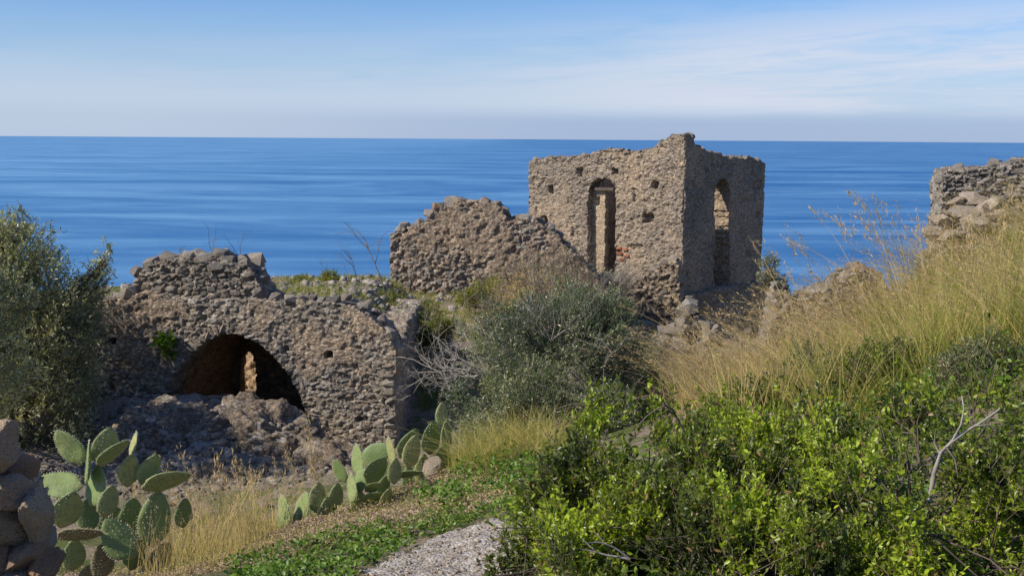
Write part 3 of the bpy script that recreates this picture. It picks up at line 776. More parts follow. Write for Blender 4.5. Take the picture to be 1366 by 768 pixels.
# ---- tower
TH = math.radians(37)
TC = P(908, 420, 36.0)
TOW = thing('square_tower', TC, 'square roofless stone tower with arched windows on two faces, standing highest before the sea', 'ruined tower')
Ul = Vector((math.cos(TH), -math.sin(TH), 0)); Nl = Vector((-math.sin(TH), -math.cos(TH), 0))      # front face, u grows to the right towards the corner
Ur = Vector((math.sin(TH), math.cos(TH), 0)); Nr = Vector((math.cos(TH), -math.sin(TH), 0))       # right face, u grows away from the corner
wl_ = Wall(TC, Ul, Nl); wr_ = Wall(TC, Ur, Nr)
topl = [wl_.uv(*p) for p in [(700, 218), (712, 214), (740, 211), (770, 210), (790, 207), (800, 203), (812, 200), (826, 203), (840, 205), (862, 202), (872, 199), (880, 194), (888, 187), (896, 183), (908, 182)]]
topr = [wr_.uv(*p) for p in [(905, 182), (918, 183), (924, 187), (930, 198), (945, 202), (958, 204), (970, 210), (985, 211), (1000, 212), (1010, 213), (1018, 216)]]
winl = [wl_.uv(*p) for p in [(784, 430), (784, 300), (783, 270), (785, 255), (789, 244), (797, 238), (806, 237), (815, 240), (820, 248), (822, 262), (821, 300), (821, 430)]]
winr = [wr_.uv(*p) for p in [(953, 400), (953, 258), (955, 246), (960, 239), (966, 238), (971, 245), (973, 256), (973, 400)]]
def pl_(x, y, w, h, d=.35): return (*wl_.uv(x, y), w, h, d)
pitl = [pl_(734, 253, .22, .3), pl_(726, 293, .28, .26), pl_(773, 230, .24, .3, .2), pl_(820, 229, .26, .22), pl_(874, 247, .26, .26), pl_(864, 291, .4, .34, .3), pl_(765, 310, .2, .32, .12), pl_(848, 262, .24, .5, .1), pl_(822, 336, .3, .3, .25), pl_(850, 330, .5, .2, .1)]
pitr = [(*wr_.uv(922, 247), .45, .26, .35), (*wr_.uv(920, 299), .5, .26, .35), (*wr_.uv(913, 366), .4, .26, .35), (*wr_.uv(1011, 247), .7, .3, .15), (*wr_.uv(1010, 287), .6, .25, .12), (*wr_.uv(997, 338), .5, .2, .1)]
uL = wl_.uv(704, 300)[0]; uR = wr_.uv(1018, 300)[0]
TT = .62
lw = wl_.build('wall', TOW, M_TOWER, uL, 0.0, -2.2, topl, TT, res=.025, hole=[winl], sides=20, pits=pitl, cell=(.125, .08), amp=.05, plaster=.52, seed=41, rag=.08)
rw = wr_.build('wall', TOW, M_TOWER, 0.0, uR, -2.2, topr, TT, res=.028, hole=[winr], sides=20, pits=pitr, cell=(.125, .08), amp=.042, plaster=.6, seed=42, rag=.08)
# the two far walls
W1 = Wall(TC + Ul * (uL) , Ur, -Nr); W1.build('wall', TOW, M_TOWER, 0.1, uR, -2.2, [(0, topl[0][1]), (uR * .5, topl[0][1] - .5), (uR, topl[0][1] - .2)], TT, res=.07, amp=.05, seed=43)
W2 = Wall(TC + Ur * (uR), Ul, -Nl); W2.build('wall', TOW, M_TOWER, uL + .1, -.1, -2.2, [(uL, topr[-1][1] - .5), (-.2, topr[-1][1] - .1)], TT, res=.06, amp=.05, seed=44)
wl_.stones(lw, M_TOWER, 150, (.12, .24), 71, pits=pitl, area=(uL, 0, wl_.uv(850, 380)[1]), out=.1)
wl_.coping(lw, M_TOWER, 60, (.14, .28), 72, TT)
wl_.coping(lw, M_GREY, 26, (.14, .3), 75, TT, u_rng=(wl_.uv(865, 200)[0], 0))
wr_.stones(rw, M_TOWER, 45, (.14, .26), 73, pits=pitr, area=(0, uR, wr_.uv(960, 400)[1]), out=.2)
wr_.coping(rw, M_TOWER, 40, (.14, .28), 74, TT)
# plinth under the right wall
wp = Wall(TC + Nr * .22, Ur, Nr)
wp.build('plinth', TOW, M_TOWER, .1, uR + .55, -2.6, [(0, wp.uv(930, 392)[1]), (uR * .4, wp.uv(960, 385)[1]), (uR + .6, wp.uv(1020, 378)[1])], .5, res=.04, cell=(.24, .14), amp=.06, plaster=.4, seed=47, rag=.04, batter=.05)
# plastered infill with its lintel inside the front window
wi = Wall(TC + Nl * -.30, Ul, Nl)
ia, ib = wi.uv(783, 300)[0], wi.uv(808, 300)[0]
iv = wi.uv(796, 253)[1]
wi.build('infill_panel', TOW, M_PLASTER, ia - .3, ib, wi.uv(796, 380)[1], [(ia - .4, iv), (ib + .1, iv)], .2, res=.03, pits=[(*wi.uv(797, 268), .2, .3, .12)], cell=(.3, .2), amp=.02, plaster=.95, seed=48, rag=.0)
E = Matrix((Ul, Nl, Zv)).transposed() @ Matrix.Diagonal((1.15, .3, .1))
bmx = bmesh.new(); bmesh.ops.create_cube(bmx, size=1.0); bmesh.ops.subdivide_edges(bmx, edges=bmx.edges, cuts=2)
for v_ in bmx.verts: v_.co += Vector((0, random.Random(v_.index).uniform(-.08, .08), random.Random(v_.index + 9).uniform(-.12, .12)))
mel = bpy.data.meshes.new('lintel'); bmx.to_mesh(mel); bmx.free(); mel.materials.append(M_BARK)
inst('lintel', mel, Matrix.Translation(wi.w(*wi.uv(802, 252), .0)) @ E.to_4x4(), TOW)
M_BRICK = stone_mat('red_brick', [(0.40, 0.15, 0.09), (0.48, 0.21, 0.13)], (0.4, 0.2, 0.13), lichen=0.1)
for i, (px, py) in enumerate([(827, 331), (835, 333), (828, 338), (836, 341), (831, 346)]):
    u, v = wl_.uv(px, py)
    inst('brick', hulls(M_BRICK)[i], Matrix.Translation(wl_.w(u, v, .02)) @ (Matrix((Ul, Nl, Zv)).transposed() @ Matrix.Diagonal((.24, .16, .1))).to_4x4(), lw)
# window sill stones
for (px, py) in [(800, 372), (812, 374), (790, 371)]:
    u, v = wl_.uv(px, py)
    E = Matrix((Ul, Nl, Zv)).transposed() @ Matrix.Diagonal((.42, .6, .22))
    inst('sill_stone', hulls(M_TOWER)[px % 7], Matrix.Translation(wl_.w(u, v, -.35)) @ E.to_4x4(), lw)

# ---- leaning broken vault piece below the tower front
wg = Wall(P(880, 440, 32.0), Vector((1, -.25, 0)), Vector((-.25, -1, 0)))
topg = [wg.uv(*p) for p in [(818, 410), (830, 396), (846, 380), (866, 366), (885, 352), (905, 346), (908, 400)]]
RUB = thing('buttress_ruin', P(870, 430, 32), 'sloping broken masonry leaning against the foot of the tower below its front window', 'ruined wall')
gw = wg.build('wall_core', RUB, M_TOWER, topg[0][0], topg[-1][0], -1.6, topg, .9, res=.035, cell=(.17, .09), amp=.09, plaster=.3, seed=52, rag=.1)
wg.stones(gw, M_TOWER, 45, (.14, .3), 54, area=(topg[0][0], topg[-1][0], -.6), out=.4, tilt=.5)
wg.coping(gw, M_TOWER, 20, (.16, .36), 55, .8)
# heap of collapsed blocks
def heap(name, label, c, n, size, spread, mat, seed, cat='rubble heap', core=True):
    T = thing(name, c, label, cat); r = np.random.default_rng(seed); L = hulls(mat)
    for i in range(n):
        t = r.random()
        p = Vector(c) + Vector((r.normal(0, spread[0]), r.normal(0, spread[1]), 0))
        d2 = ((p.x - c.x) / spread[0]) ** 2 + ((p.y - c.y) / spread[1]) ** 2
        k = r.uniform(*size)
        hm = spread[2] + max(0.0, c.z - gz1(c.x, c.y))
        p.z = gz1(p.x, p.y) + k * .1 + hm * math.exp(-d2 * .9) * r.uniform(0, 1.0) ** .8
        M = Matrix.Translation(p) @ Euler((r.uniform(-.4, .4), r.uniform(-.4, .4), r.uniform(0, 6))).to_matrix().to_4x4() @ Matrix.Diagonal((k, k * .8, k * r.uniform(.4, .7), 1))
        inst('stone', L[r.integers(len(L))], M, T)
    return T
heap('rubble_heap', 'pile of fallen grey slabs at the tower corner, half sunlit', P(925, 482, 28), 230, (.18, .6), (.7, .8, 1.5), M_GREY, 7)
heap('rubble_heap', 'shaded stones spilling right from the tower corner toward the grass slope', P(1000, 492, 27), 150, (.15, .5), (.75, .9, 1.1), M_MID, 27)
heap('rubble_heap', 'low spill of broken stones below the leaning masonry, behind the dark shrub', P(850, 470, 27), 110, (.15, .4), (.9, .8, .5), M_TOWER, 8)
heap('rubble_heap', 'scatter of shaded stones between the brown wall fragment and the tower', P(770, 400, 31), 150, (.18, .5), (.9, .8, 1.1), M_MID, 9)
heap('rubble_heap', 'stones banked up below the front window of the tower', P(812, 392, 33), 120, (.15, .45), (.6, .6, .75), M_TOWER, 10)

# ---- stub and low wall on the crest at the right
wk = Wall(P(1045, 430, 21.0), (1, 0, 0), (0, -1, 0))
topk = [wk.uv(*p) for p in [(1012, 475), (1026, 440), (1032, 405), (1036, 388), (1046, 382), (1054, 392), (1060, 412), (1066, 402), (1078, 394), (1092, 390), (1108, 384), (1122, 368), (1134, 362), (1150, 360), (1165, 364), (1178, 376), (1190, 392)]]
STB = thing('low_wall', P(1100, 430, 21.0), 'low crumbling wall half buried in dry grass right of the tower', 'ruined wall')
kw = wk.build('wall_core', STB, M_GREY, topk[0][0], topk[-1][0], -1.6, topk, .7, res=.03, cell=(.22, .13), amp=.08, plaster=.2, seed=57, rag=.08)
wk.stones(kw, M_MID, 45, (.12, .3), 58, area=(topk[0][0], topk[-1][0], -.4), out=.4)
wk.coping(kw, M_MID, 26, (.12, .3), 59, .6)

# ---- upper right drystone wall
wt_ = Wall(P(1310, 290, 20.0), Vector((1, -.15, 0)), Vector((-.15, -1, 0)))
topt = [wt_.uv(*p) for p in [(1255, 252), (1257, 240), (1262, 231), (1275, 228), (1300, 225), (1330, 224), (1345, 220), (1366, 217), (1400, 214), (1460, 212)]]
URW = thing('drystone_wall', P(1310, 290, 20), 'grey wall of thin stacked slabs in the upper right corner', 'stone wall')
tw = wt_.build('wall_core', URW, M_GREY, topt[0][0], topt[-1][0], -1.2, topt, .9, res=.022, sides=30, cell=(.17, .055), amp=.07, plaster=.0, seed=63, rag=.03)
wt_.stones(tw, M_GREY, 240, (.12, .32), 64, out=.36, aspect=(.24, .42), tilt=.08)
wt_.coping(tw, M_GREY, 22, (.14, .32), 65, .7)
heap('rubble_heap', 'broken pale stones spilling from under the grey wall, among the boulders', P(1300, 322, 18.1), 240, (.12, .40), (.55, .4, .42), M_PALE, 29)
# boulders below it
bl_defs = [(1256, 296, 18.2, .50), (1283, 286, 18.4, .62), (1300, 268, 18.8, .45), (1277, 272, 18.9, .40), (1315, 284, 18.2, .58), (1244, 312, 17.6, .42), (1335, 276, 18.6, .5), (1266, 318, 17.2, .5), (1240, 336, 17.3, .34), (1352, 290, 18.0, .6), (1306, 300, 17.6, .42), (1290, 262, 19.2, .3)]
BL = ['broad pale boulder lowest at the left end of the boulders under the grey wall', 'largest pale boulder in the middle under the grey wall', 'flat-topped pale boulder just under the end of the grey wall', 'small tilted slab boulder left of the flat-topped one',
      'rounded boulder right of the middle under the grey wall', 'low boulder poking out of dry grass left of the pile', 'shadowed boulder against the grey wall near the right edge', 'pinkish boulder sunk in grass in front of the pile', 'small outlying stone leftmost on the grassy crest',
      'dark boulder at the right edge under the grey wall', 'boulder half hidden by tall grass below the middle one', 'smallest boulder, topmost of the pile']
BM = [rock_hi(s + 300, 5, .2) for s in range(7)]
for m_ in BM: m_.materials.append(M_PALE)
rb = np.random.default_rng(3)
for i, (a, b, y_, k) in enumerate(bl_defs):
    k *= .84
    M = Matrix.Translation(P(a, b, y_)) @ Euler((rb.uniform(-.5, .5), rb.uniform(-.5, .5), rb.uniform(0, 6))).to_matrix().to_4x4() @ Matrix.Diagonal((k * rb.uniform(1.0, 1.5), k, k * rb.uniform(.45, .65), 1))
    o = inst('boulder', BM[i % 7], M); tag(o, BL[i], 'boulder', 'boulders under the upper right wall')

# ---- near wall at the lower left edge
NW = thing('stone_wall', P(30, 768, 5.6), 'close-up end of a coarse rubble wall at the lower left edge', 'stone wall')
near = [(-6, 588, 5.3, 52, 64, 0), (-34, 600, 5.4, 50, 60, 1), (28, 626, 5.6, 34, 26, 2), (14, 657, 5.35, 52, 38, 3), (-22, 655, 5.3, 40, 46, 4), (48, 686, 5.4, 42, 60, 5), (10, 700, 5.35, 40, 46, 6),
        (34, 738, 5.4, 48, 38, 7), (-8, 742, 5.3, 44, 44, 8), (64, 756, 5.45, 36, 40, 9), (20, 775, 5.3, 50, 36, 10), (64, 800, 5.4, 60, 40, 11), (4, 632, 5.55, 30, 24, 12), (54, 722, 5.6, 28, 26, 13), (-30, 700, 5.4, 40, 40, 14), (-20, 800, 5.4, 70, 60, 15)]
rn = np.random.default_rng(17)
for (a, b, y_, w_, h_, sd) in near:
    me = rock_hi(400 + sd, 6, .22); me.materials.append(M_NEAR)
    k = y_ / F
    E = Euler((rn.uniform(-.2, .2), rn.uniform(-.12, .12), rn.uniform(-.3, .3))).to_matrix().to_4x4()
    inst('stone', me, Matrix.Translation(P(a, b, y_ + .1)) @ E @ Matrix.Diagonal((w_ * k * 1.06, .36, h_ * k * 1.06, 1)), NW)
wn = Wall(P(0, 768, 5.72), (1, 0, 0), (0, -1, 0))
wn.build('mortar_core', NW, M_NEAR, -.5, wn.uv(50, 700)[0], -.5, [wn.uv(-100, 610), wn.uv(-5, 612), wn.uv(14, 632), wn.uv(30, 660), wn.uv(44, 700), wn.uv(52, 740)], .25, res=.015, cell=(.07, .05), amp=.03, plaster=.4, seed=19, rag=.03)

# ------------------------------------------------------------------ vegetation builders
def scatter(tv, tf, pos, ex, ey, ez, sc):
    """copies template at pos with axes ex,ey,ez (n,3) and scale (n,3)"""
    n = len(pos); k = len(tv)
    V = (tv[None, :, 0:1] * (ex * sc[:, 0:1])[:, None] + tv[None, :, 1:2] * (ey * sc[:, 1:2])[:, None] + tv[None, :, 2:3] * (ez * sc[:, 2:3])[:, None] + pos[:, None])
    Fv = tf[None] + (np.arange(n) * k)[:, None, None]
    return V.reshape(-1, 3), Fv.reshape(-1, tf.shape[1])
LEAF2 = (np.array([(0, 0, 0), (.5, .5, .12), (0, 1, -.05), (-.5, .5, .12)], float), np.array([(0, 1, 2), (0, 2, 3)]))
LEAF4 = (np.array([(0, 0, 0), (.42, .3, .12), (.4, .68, .12), (0, 1, -.08), (-.4, .68, .12), (-.42, .3, .12)], float), np.array([(0, 1, 2, 3), (0, 3, 4, 5)]))
def unit(a): return a / (np.linalg.norm(a, axis=1)[:, None] + 1e-9)
def leaves(r, pos, direc, L, wid, tmpl, jit=.5, cr=(0, 1), nrm=None):
    n = len(pos)
    ey = unit(direc + r.normal(0, jit, (n, 3)))
    up = r.normal(0, .55, (n, 3)); up[:, 2] += .6
    if nrm is not None: up = up + nrm
    ex = unit(np.cross(ey, up)); ez = np.cross(ex, ey)
    l = L * r.uniform(.5, 1.3, n)
    V, Fv = scatter(tmpl[0], tmpl[1], pos, ex, ey, ez, np.stack([l * wid, l, l * wid], 1))
    c = np.repeat(r.uniform(cr[0], cr[1], n), len(tmpl[0]))
    return V, Fv, c
class Tubes:
    def __init__(s): s.V = []; s.F = []; s.n = 0
    def add(s, pts, r0, r1, sides=4):
        pts = [Vector(p) for p in pts]; k = len(pts); base = s.n
        for i, p in enumerate(pts):
            t = (pts[min(i + 1, k - 1)] - pts[max(i - 1, 0)]).normalized()
            a = t.orthogonal().normalized(); b = t.cross(a); rr = r0 + (r1 - r0) * i / (k - 1)
            for j in range(sides):
                an = 2 * math.pi * j / sides; s.V.append(p + (a * math.cos(an) + b * math.sin(an)) * rr)
        for i in range(k - 1):
            for j in range(sides):
                s.F.append((base + i * sides + j, base + i * sides + (j + 1) % sides, base + (i + 1) * sides + (j + 1) % sides, base + (i + 1) * sides + j))
        s.n += k * sides
    def mesh(s, name, mat): return mesh_np(name, np.array([tuple(v) for v in s.V]), np.array(s.F), None, mat, smooth=True)
def wander(rnd, a, d, L, steps, jit, grav=0.0):
    p = Vector(a); d = Vector(d).normalized(); out = [p.copy()]
    for i in range(steps):
        d = (d + Vector((rnd.gauss(0, jit), rnd.gauss(0, jit), rnd.gauss(0, jit) + grav))).normalized()
        p = p + d * (L / steps); out.append(p.copy())
    return out
def twigs_np(r, a, b, rad):
    """straight thin three sided twigs from a to b"""
    n = len(a); t = unit(b - a); o = unit(np.cross(t, r.normal(0, 1, (n, 3)))); q = np.cross(t, o)
    V = []
    for s_, rr in ((a, rad), (b, rad * .45)):
        for k in range(3):
            an = k * 2.094; V.append(s_ + (o * math.cos(an) + q * math.sin(an)) * rr[:, None])
    V = np.stack(V, 1).reshape(-1, 3); bidx = (np.arange(n) * 6)[:, None]
    F_ = np.concatenate([bidx + np.array([[k, (k + 1) % 3, 3 + (k + 1) % 3, 3 + k]]) for k in range(3)])
    return V, F_
def bush(name, label, cat, lumps, n_twig, per, leafL, wid, mat, seed, tmpl=LEAF2, twigL=.2, shell=.45, group=None, base=None, gap=.42, gs=2.2, tw_mat=None,
         tw_rad=.0025, up=.5, cr=(0, 1), main=9, main_r=.022, sprigs=(), jit=.5, ext_twigs=0, fname='foliage'):
    r = np.random.default_rng(seed); rnd = random.Random(seed)
    Lc = np.array([tuple(P(a, b, y)) for a, b, y, _ in lumps]); Lr = np.array([l[3] for l in lumps])
    if base is None:
        c = Lc.mean(0); base = (c[0], c[1], gz1(c[0], c[1]))
    T = thing(name, base, label, cat, group)
    pr_ = Lr ** 2.2; pr_ = pr_ / pr_.sum(); A_ = []; D_ = []
    need = n_twig
    while need > 0:
        k = r.choice(len(Lr), need * 2, p=pr_)
        d = unit(r.normal(0, 1, (len(k), 3))); rr = (shell + (1 - shell) * r.random(len(k)) ** .6)
        bump = 1 + (fbm(d * 2.3 + Lc[k] * 3.1, seed, 3) - .5) * .7
        p = Lc[k] + d * (rr * Lr[k] * bump)[:, None] * np.array([1, 1, .95])
        ok = fbm(p * gs + 5, seed + 3, 3) > gap * (.9 + .2 * rr)
        ok &= p[:, 2] > gz(p[:, 0], p[:, 1], False) + .02
        p = p[ok][:need]; d = d[ok][:need]
        A_.append(p); D_.append(d); need -= len(p)
        if len(p) == 0: break
    a = np.concatenate(A_); d = np.concatenate(D_)
    for (sx, sy, sY, sl, cnt) in sprigs:
        q = np.array(tuple(P(sx, sy, sY)))
        a = np.concatenate([a, q + r.normal(0, sl, (cnt, 3))]); d = np.concatenate([d, np.tile([0, 0, 1.], (cnt, 1)) + r.normal(0, .3, (cnt, 3))])
    td = unit(d * .8 + np.array([0, 0, up]) + r.normal(0, .4, d.shape))
    tl = twigL * r.uniform(.5, 1.25, len(a)); a0 = a - td * (tl * .5)[:, None]; b0 = a + td * (tl * .5)[:, None]
    tt_ = r.uniform(.1, 1.0, (len(a), per))
    pos = a0[:, None] + (b0 - a0)[:, None] * tt_[..., None]
    pos = pos.reshape(-1, 3); dr_ = np.repeat(td, per, 0)
    # clump tone: young bright shoots against older leaves
    V, F_, c = leaves(r, pos, dr_ * .55, leafL, wid, tmpl, jit, cr)
    tone = np.repeat(np.repeat(fbm(a * 4.0, seed + 9, 2), per), len(tmpl[0]))
    c = np.clip(c * .62 + (tone - .5) * 1.8 + .2, 0, .97)
    c = np.where(np.repeat(r.random(len(a) * per) < .03, len(tmpl[0])), 1.0, c)
    link(fname, mesh_np(fname, V, F_, np.stack([c, c, c], 1), mat, smooth=False), T, 'stuff')
    V, F_ = twigs_np(r, a0, b0, tw_rad * r.uniform(.6, 1.4, len(a)))
    link('twigs', mesh_np('twigs', V, F_, None, tw_mat or M_DTWIG), T, 'stuff')
    tb = Tubes(); bb = Vector(base)
    for i in range(main):
        k = r.integers(len(Lr)); tgt = Vector(Lc[k]) + Vector(r.normal(0, .35, 3)) * Lr[k]
        st = bb + Vector((rnd.uniform(-.15, .15), rnd.uniform(-.15, .15), -.1))
        pts = [st.lerp(tgt, t) + Vector((rnd.gauss(0, .03), rnd.gauss(0, .03), .25 * math.sin(t * 3.1) * (tgt - st).length * .3)) for t in (0, .2, .4, .6, .8, 1)]
        tb.add(pts, main_r, main_r * .3, 5)
        for _ in range(5):
            q = pts[rnd.randint(2, 5)]
            e = Vector(Lc[k]) + Vector(unit(r.normal(0, 1, (1, 3)))[0]) * Lr[k] * .85
            tb.add([q, q.lerp(e, .5) + Vector((rnd.gauss(0, .04), rnd.gauss(0, .04), .04)), e], main_r * .4, main_r * .12, 4)
    link('branches', tb.mesh('branches', M_BARK), T)
    return T

# ------------------------------------------------------------------ trees and shrubs
bush('olive_tree', 'bushy grey-green olive tree at the left edge beside the arch wall', 'tree',
     [(20, 400, 18.0, 1.05), (-60, 380, 18.2, 1.3), (60, 470, 18.0, 1.0), (15, 345, 18.0, .75), (95, 430, 18.3, .55), (125, 370, 18.4, .26), (112, 395, 18.4, .34), (30, 540, 17.6, 1.0), (-60, 500, 18, 1.4), (-140, 430, 18, 1.5), (75, 560, 17.6, .6), (10, 310, 18, .36), (100, 520, 18.2, .5), (140, 350, 18.4, .14), (-40, 405, 16, .8), (-60, 475, 15.5, .9), (-20, 505, 16, .7), (-84, 335, 19, 1.1), (-217, 309, 14.5, 1.0), (-340, 216, 13.8, 1.0), (-115, 339, 15.6, .6)],
     18000, 9, .066, .30, M_OLIVE, 101, twigL=.30, base=tuple(Vector((-8.6, 18.0, gz1(-8.6, 18.0)))), gap=.40, gs=1.5, tw_rad=.004, main=14, main_r=.06, shell=.35,
     sprigs=[(142, 335, 18.4, .05, 8), (135, 358, 18.4, .07, 10), (18, 292, 18, .06, 8), (28, 284, 18, .05, 6), (60, 330, 18, .06, 6)])

bush('dark_shrub', 'large dark grey-green shrub with fine twigs in the middle, in front of the tower', 'shrub',
     [(740, 500, 13.5, .95), (690, 470, 13.8, .7), (800, 470, 13.8, .75), (760, 430, 14.0, .55), (700, 560, 13.0, .75), (790, 560, 13.0, .75), (840, 500, 14, .45), (650, 540, 13.6, .55), (640, 590, 13, .5), (820, 430, 14, .4), (710, 425, 14, .4)],
     15000, 9, .034, .38, M_SHRUB, 102, twigL=.2, gap=.44, gs=2.6, tw_mat=M_TWIG, tw_rad=.0018, main=18, main_r=.03, shell=.4, up=.3, jit=.7)

LB = [(0, 'lentisk bush with bright green leaves at the bottom centre, left of the others', [(730, 745, 5.0, .36), (800, 690, 5.4, .40), (690, 775, 4.8, .24), (850, 745, 5.0, .42), (780, 800, 4.5, .34), (890, 805, 4.4, .34), (800, 590, 6.2, .16), (835, 628, 5.9, .30), (760, 660, 5.6, .26)], [(800, 535, 6.2, .05, 16), (790, 560, 6.2, .07, 18), (830, 545, 6.3, .06, 14), (812, 575, 6.2, .08, 16)]),
      (1, 'lentisk bush with shaded inner branches right of the bottom centre', [(930, 690, 5.4, .46), (1000, 640, 5.8, .38), (960, 765, 4.6, .40), (900, 612, 6.3, .26), (1060, 720, 5.0, .46), (1070, 620, 6.1, .36), (975, 590, 6.4, .2), (1010, 800, 4.4, .38), (1090, 800, 4.4, .34)], [(885, 560, 6.4, .08, 12), (920, 560, 6.4, .08, 12), (1010, 560, 6.4, .08, 16), (860, 540, 6.4, .06, 9)]),
      (2, 'lentisk bush filling the lower right corner, rising highest at the right edge', [(1170, 650, 5.4, .46), (1260, 620, 5.6, .46), (1345, 600, 5.6, .42), (1190, 745, 4.6, .46), (1320, 710, 4.8, .50), (1120, 580, 6.4, .24), (1350, 530, 6.5, .30), (1220, 570, 6.4, .24), (1400, 660, 5, .5), (1366, 770, 4.5, .46), (1270, 800, 4.3, .42), (1180, 810, 4.3, .34)], [(1100, 540, 6.4, .08, 14), (1060, 548, 6.4, .07, 12), (1320, 490, 6.6, .09, 16), (1290, 540, 6.4, .08, 12), (1190, 540, 6.5, .06, 8)])]
for k, lab, lumps, spr in LB:
    bush('lentisk_bush', lab, 'bush', lumps, 4000, 14, .029, .50, M_LEAF, 110 + k, tmpl=LEAF4, twigL=.17, group='lentisk bushes in the foreground', gap=.555, gs=3.2,
         tw_rad=.0016, main=12, main_r=.014, shell=.35, sprigs=spr, jit=.5)
bush('small_shrub', 'small fine-leaved green shrub under the grass at the right edge', 'shrub', [(1330, 490, 8.0, .3), (1290, 505, 7.8, .26), (1366, 510, 7.8, .3)], 1100, 9, .024, .4, M_SHRUB, 120, twigL=.14, gap=.36, cr=(.2, .9))
bush('small_shrub', 'green leafy sprigs rising in the straw grass above the middle bush', 'shrub', [(1000, 545, 8.2, .24), (960, 555, 8.0, .2), (1040, 540, 8.4, .2)], 500, 10, .03, .42, M_LEAF, 124, twigL=.16, gap=.45, tmpl=LEAF4)
bush('small_shrub', 'low leafy green shrub on the slope below the upright grass', 'shrub', [(1190, 505, 8.6, .3), (1150, 515, 8.4, .28), (1230, 495, 8.8, .26)], 900, 10, .03, .42, M_LEAF, 123, twigL=.15, gap=.4, cr=(0, .8), tmpl=LEAF4)
bush('small_shrub', 'small dark shrub with tiny leaves between the golden grass and the middle bush', 'shrub', [(1075, 492, 9.5, .26), (1050, 505, 9.5, .2), (930, 520, 12, .3)], 800, 8, .024, .4, M_SHRUB, 121, twigL=.14, gap=.4)
bush('cliff_shrub', 'dark little shrub clinging beside the right foot of the tower', 'shrub', [(1026, 352, 33, .28), (1034, 378, 33, .34), (1044, 396, 33, .34), (1022, 368, 33, .25)], 700, 8, .06, .4, M_OLIVE, 122, twigL=.25, base=tuple(P(1034, 420, 33)), gap=.42, tw_rad=.008, cr=(0, .3))
# yellow-green herbs on the terrace and slope
YG = [('green-brown tuft of herbs on the far edge of the vault roof', [(405, 380, 26.5, .2), (440, 378, 27, .26), (385, 388, 24.5, .16)]),
      ('yellow-green spurge beside the vault roof, right of the sloping wall top', [(530, 420, 24.5, .42), (552, 430, 24, .42), (570, 418, 24.6, .34), (515, 405, 25, .3)]),
      ('yellow-green herb patch under the brown wall fragment', [(640, 392, 28, .35), (660, 385, 28.5, .3), (620, 400, 28, .3)]),
      ('low yellow-green herb lower down the terrace edge', [(600, 445, 23, .28), (575, 448, 23, .25)])]
for i, (lab, lm) in enumerate(YG):
    c0 = P(lm[0][0], lm[0][1] + 14, lm[0][2])
    bush('spurge', lab, 'plant', lm, 700, 10, .06, .25, M_YGREEN, 130 + i, twigL=.22, gap=.38, group='yellow-green herbs on the terrace', main=4, base=tuple(c0))
wp1 = P(225, 470, YA - .1)
bush('wall_sprout', 'bright green leafy sprout growing from the arch wall above the left of the opening', 'plant', [(228, 452, YA - .14, .14), (222, 462, YA - .16, .12), (229, 474, YA - .13, .1), (214, 458, YA - .14, .07)], 60, 6, .10, .62, M_COVER, 140, tmpl=LEAF4, twigL=.14, base=tuple(wp1), gap=.1, main=3, main_r=.008, shell=.1, cr=(.5, 1))
# patchy scrub on the slope between the buildings
bush('bramble_scrub', 'dry grey bramble scrub below the brown wall fragment and tower', 'shrub', [(700, 380, 26, .7), (760, 370, 28, .8), (740, 400, 24, .7), (660, 420, 24, .5), (820, 400, 26, .5), (790, 400, 26, .6)], 1500, 4, .05, .3, M_SHRUB, 141, twigL=.5, tw_mat=M_DTWIG, tw_rad=.006, gap=.35, base=tuple(P(740, 430, 26)), up=.2, jit=.8)
bush('bramble_scrub', 'brown dry scrub on the slope right of the dark shrub', 'shrub', [(880, 480, 20, .45), (900, 505, 18, .4), (860, 520, 17, .45), (870, 560, 14, .4)], 2200, 2, .03, .35, M_SHRUB, 142, twigL=.3, tw_mat=M_DTWIG, tw_rad=.003, gap=.35, jit=.8)

# bare saplings and twiggy branches
def bare(name, label, base, dirs, L, r0, seed, mat, gen=3, group=None, grav=.0, cat='bare shrub', split=5, jit=.14):
    T = thing(name, base, label, cat, group); tb = Tubes(); rnd = random.Random(seed)
    def grow(p, d, L_, r_, k):
        pts = wander(rnd, p, d, L_, 6, jit, grav); tb.add(pts, r_, r_ * .45, 4 if k < 2 else 3)
        if k < gen:
            for _ in range(split):
                q = rnd.randint(1, 6); dd_ = (pts[q] - pts[q - 1]).normalized()
                nd = (dd_ + Vector((rnd.gauss(0, .6), rnd.gauss(0, .6), rnd.gauss(0, .5)))).normalized()
                grow(pts[q], nd, L_ * rnd.uniform(.35, .65), r_ * .5, k + 1)
    for d in dirs: grow(base, d, L * rnd.uniform(.8, 1.15), r0, 1)
    link('branches', tb.mesh('branches', mat), T)
    return T
bare('bare_sapling', 'tall leafless sapling rising from the terrace before the sea', P(514, 420, 25), [(0.02, 0, 1)], 1.75, .020, 5, M_DTWIG, cat='sapling', split=4, jit=.09)
bare('bare_sapling', 'short leafless sapling left of the taller one', P(478, 402, 25), [(-.1, 0, 1)], 1.1, .012, 6, M_DTWIG, cat='sapling', split=4, jit=.1)
for i, (a, b, h_, lab) in enumerate([(283, 343, .55, 'pair of dry stalks on top of the broken wall'), (241, 346, .24, 'tiny dry stalk on the left of the broken wall top'), (320, 349, .5, 'crooked dry stalk on the right of the broken wall top'), (430, 372, .5, 'thin dry stalk at the far edge of the terrace')]):
    bare('dry_stalk', lab, P(a, b, 20.5 if a < 400 else 26), [(.05, 0, 1), (-.05, .1, 1)], h_, .006, 20 + i, M_DTWIG, gen=2, cat='plant', group='dry stalks on the walls', split=3)
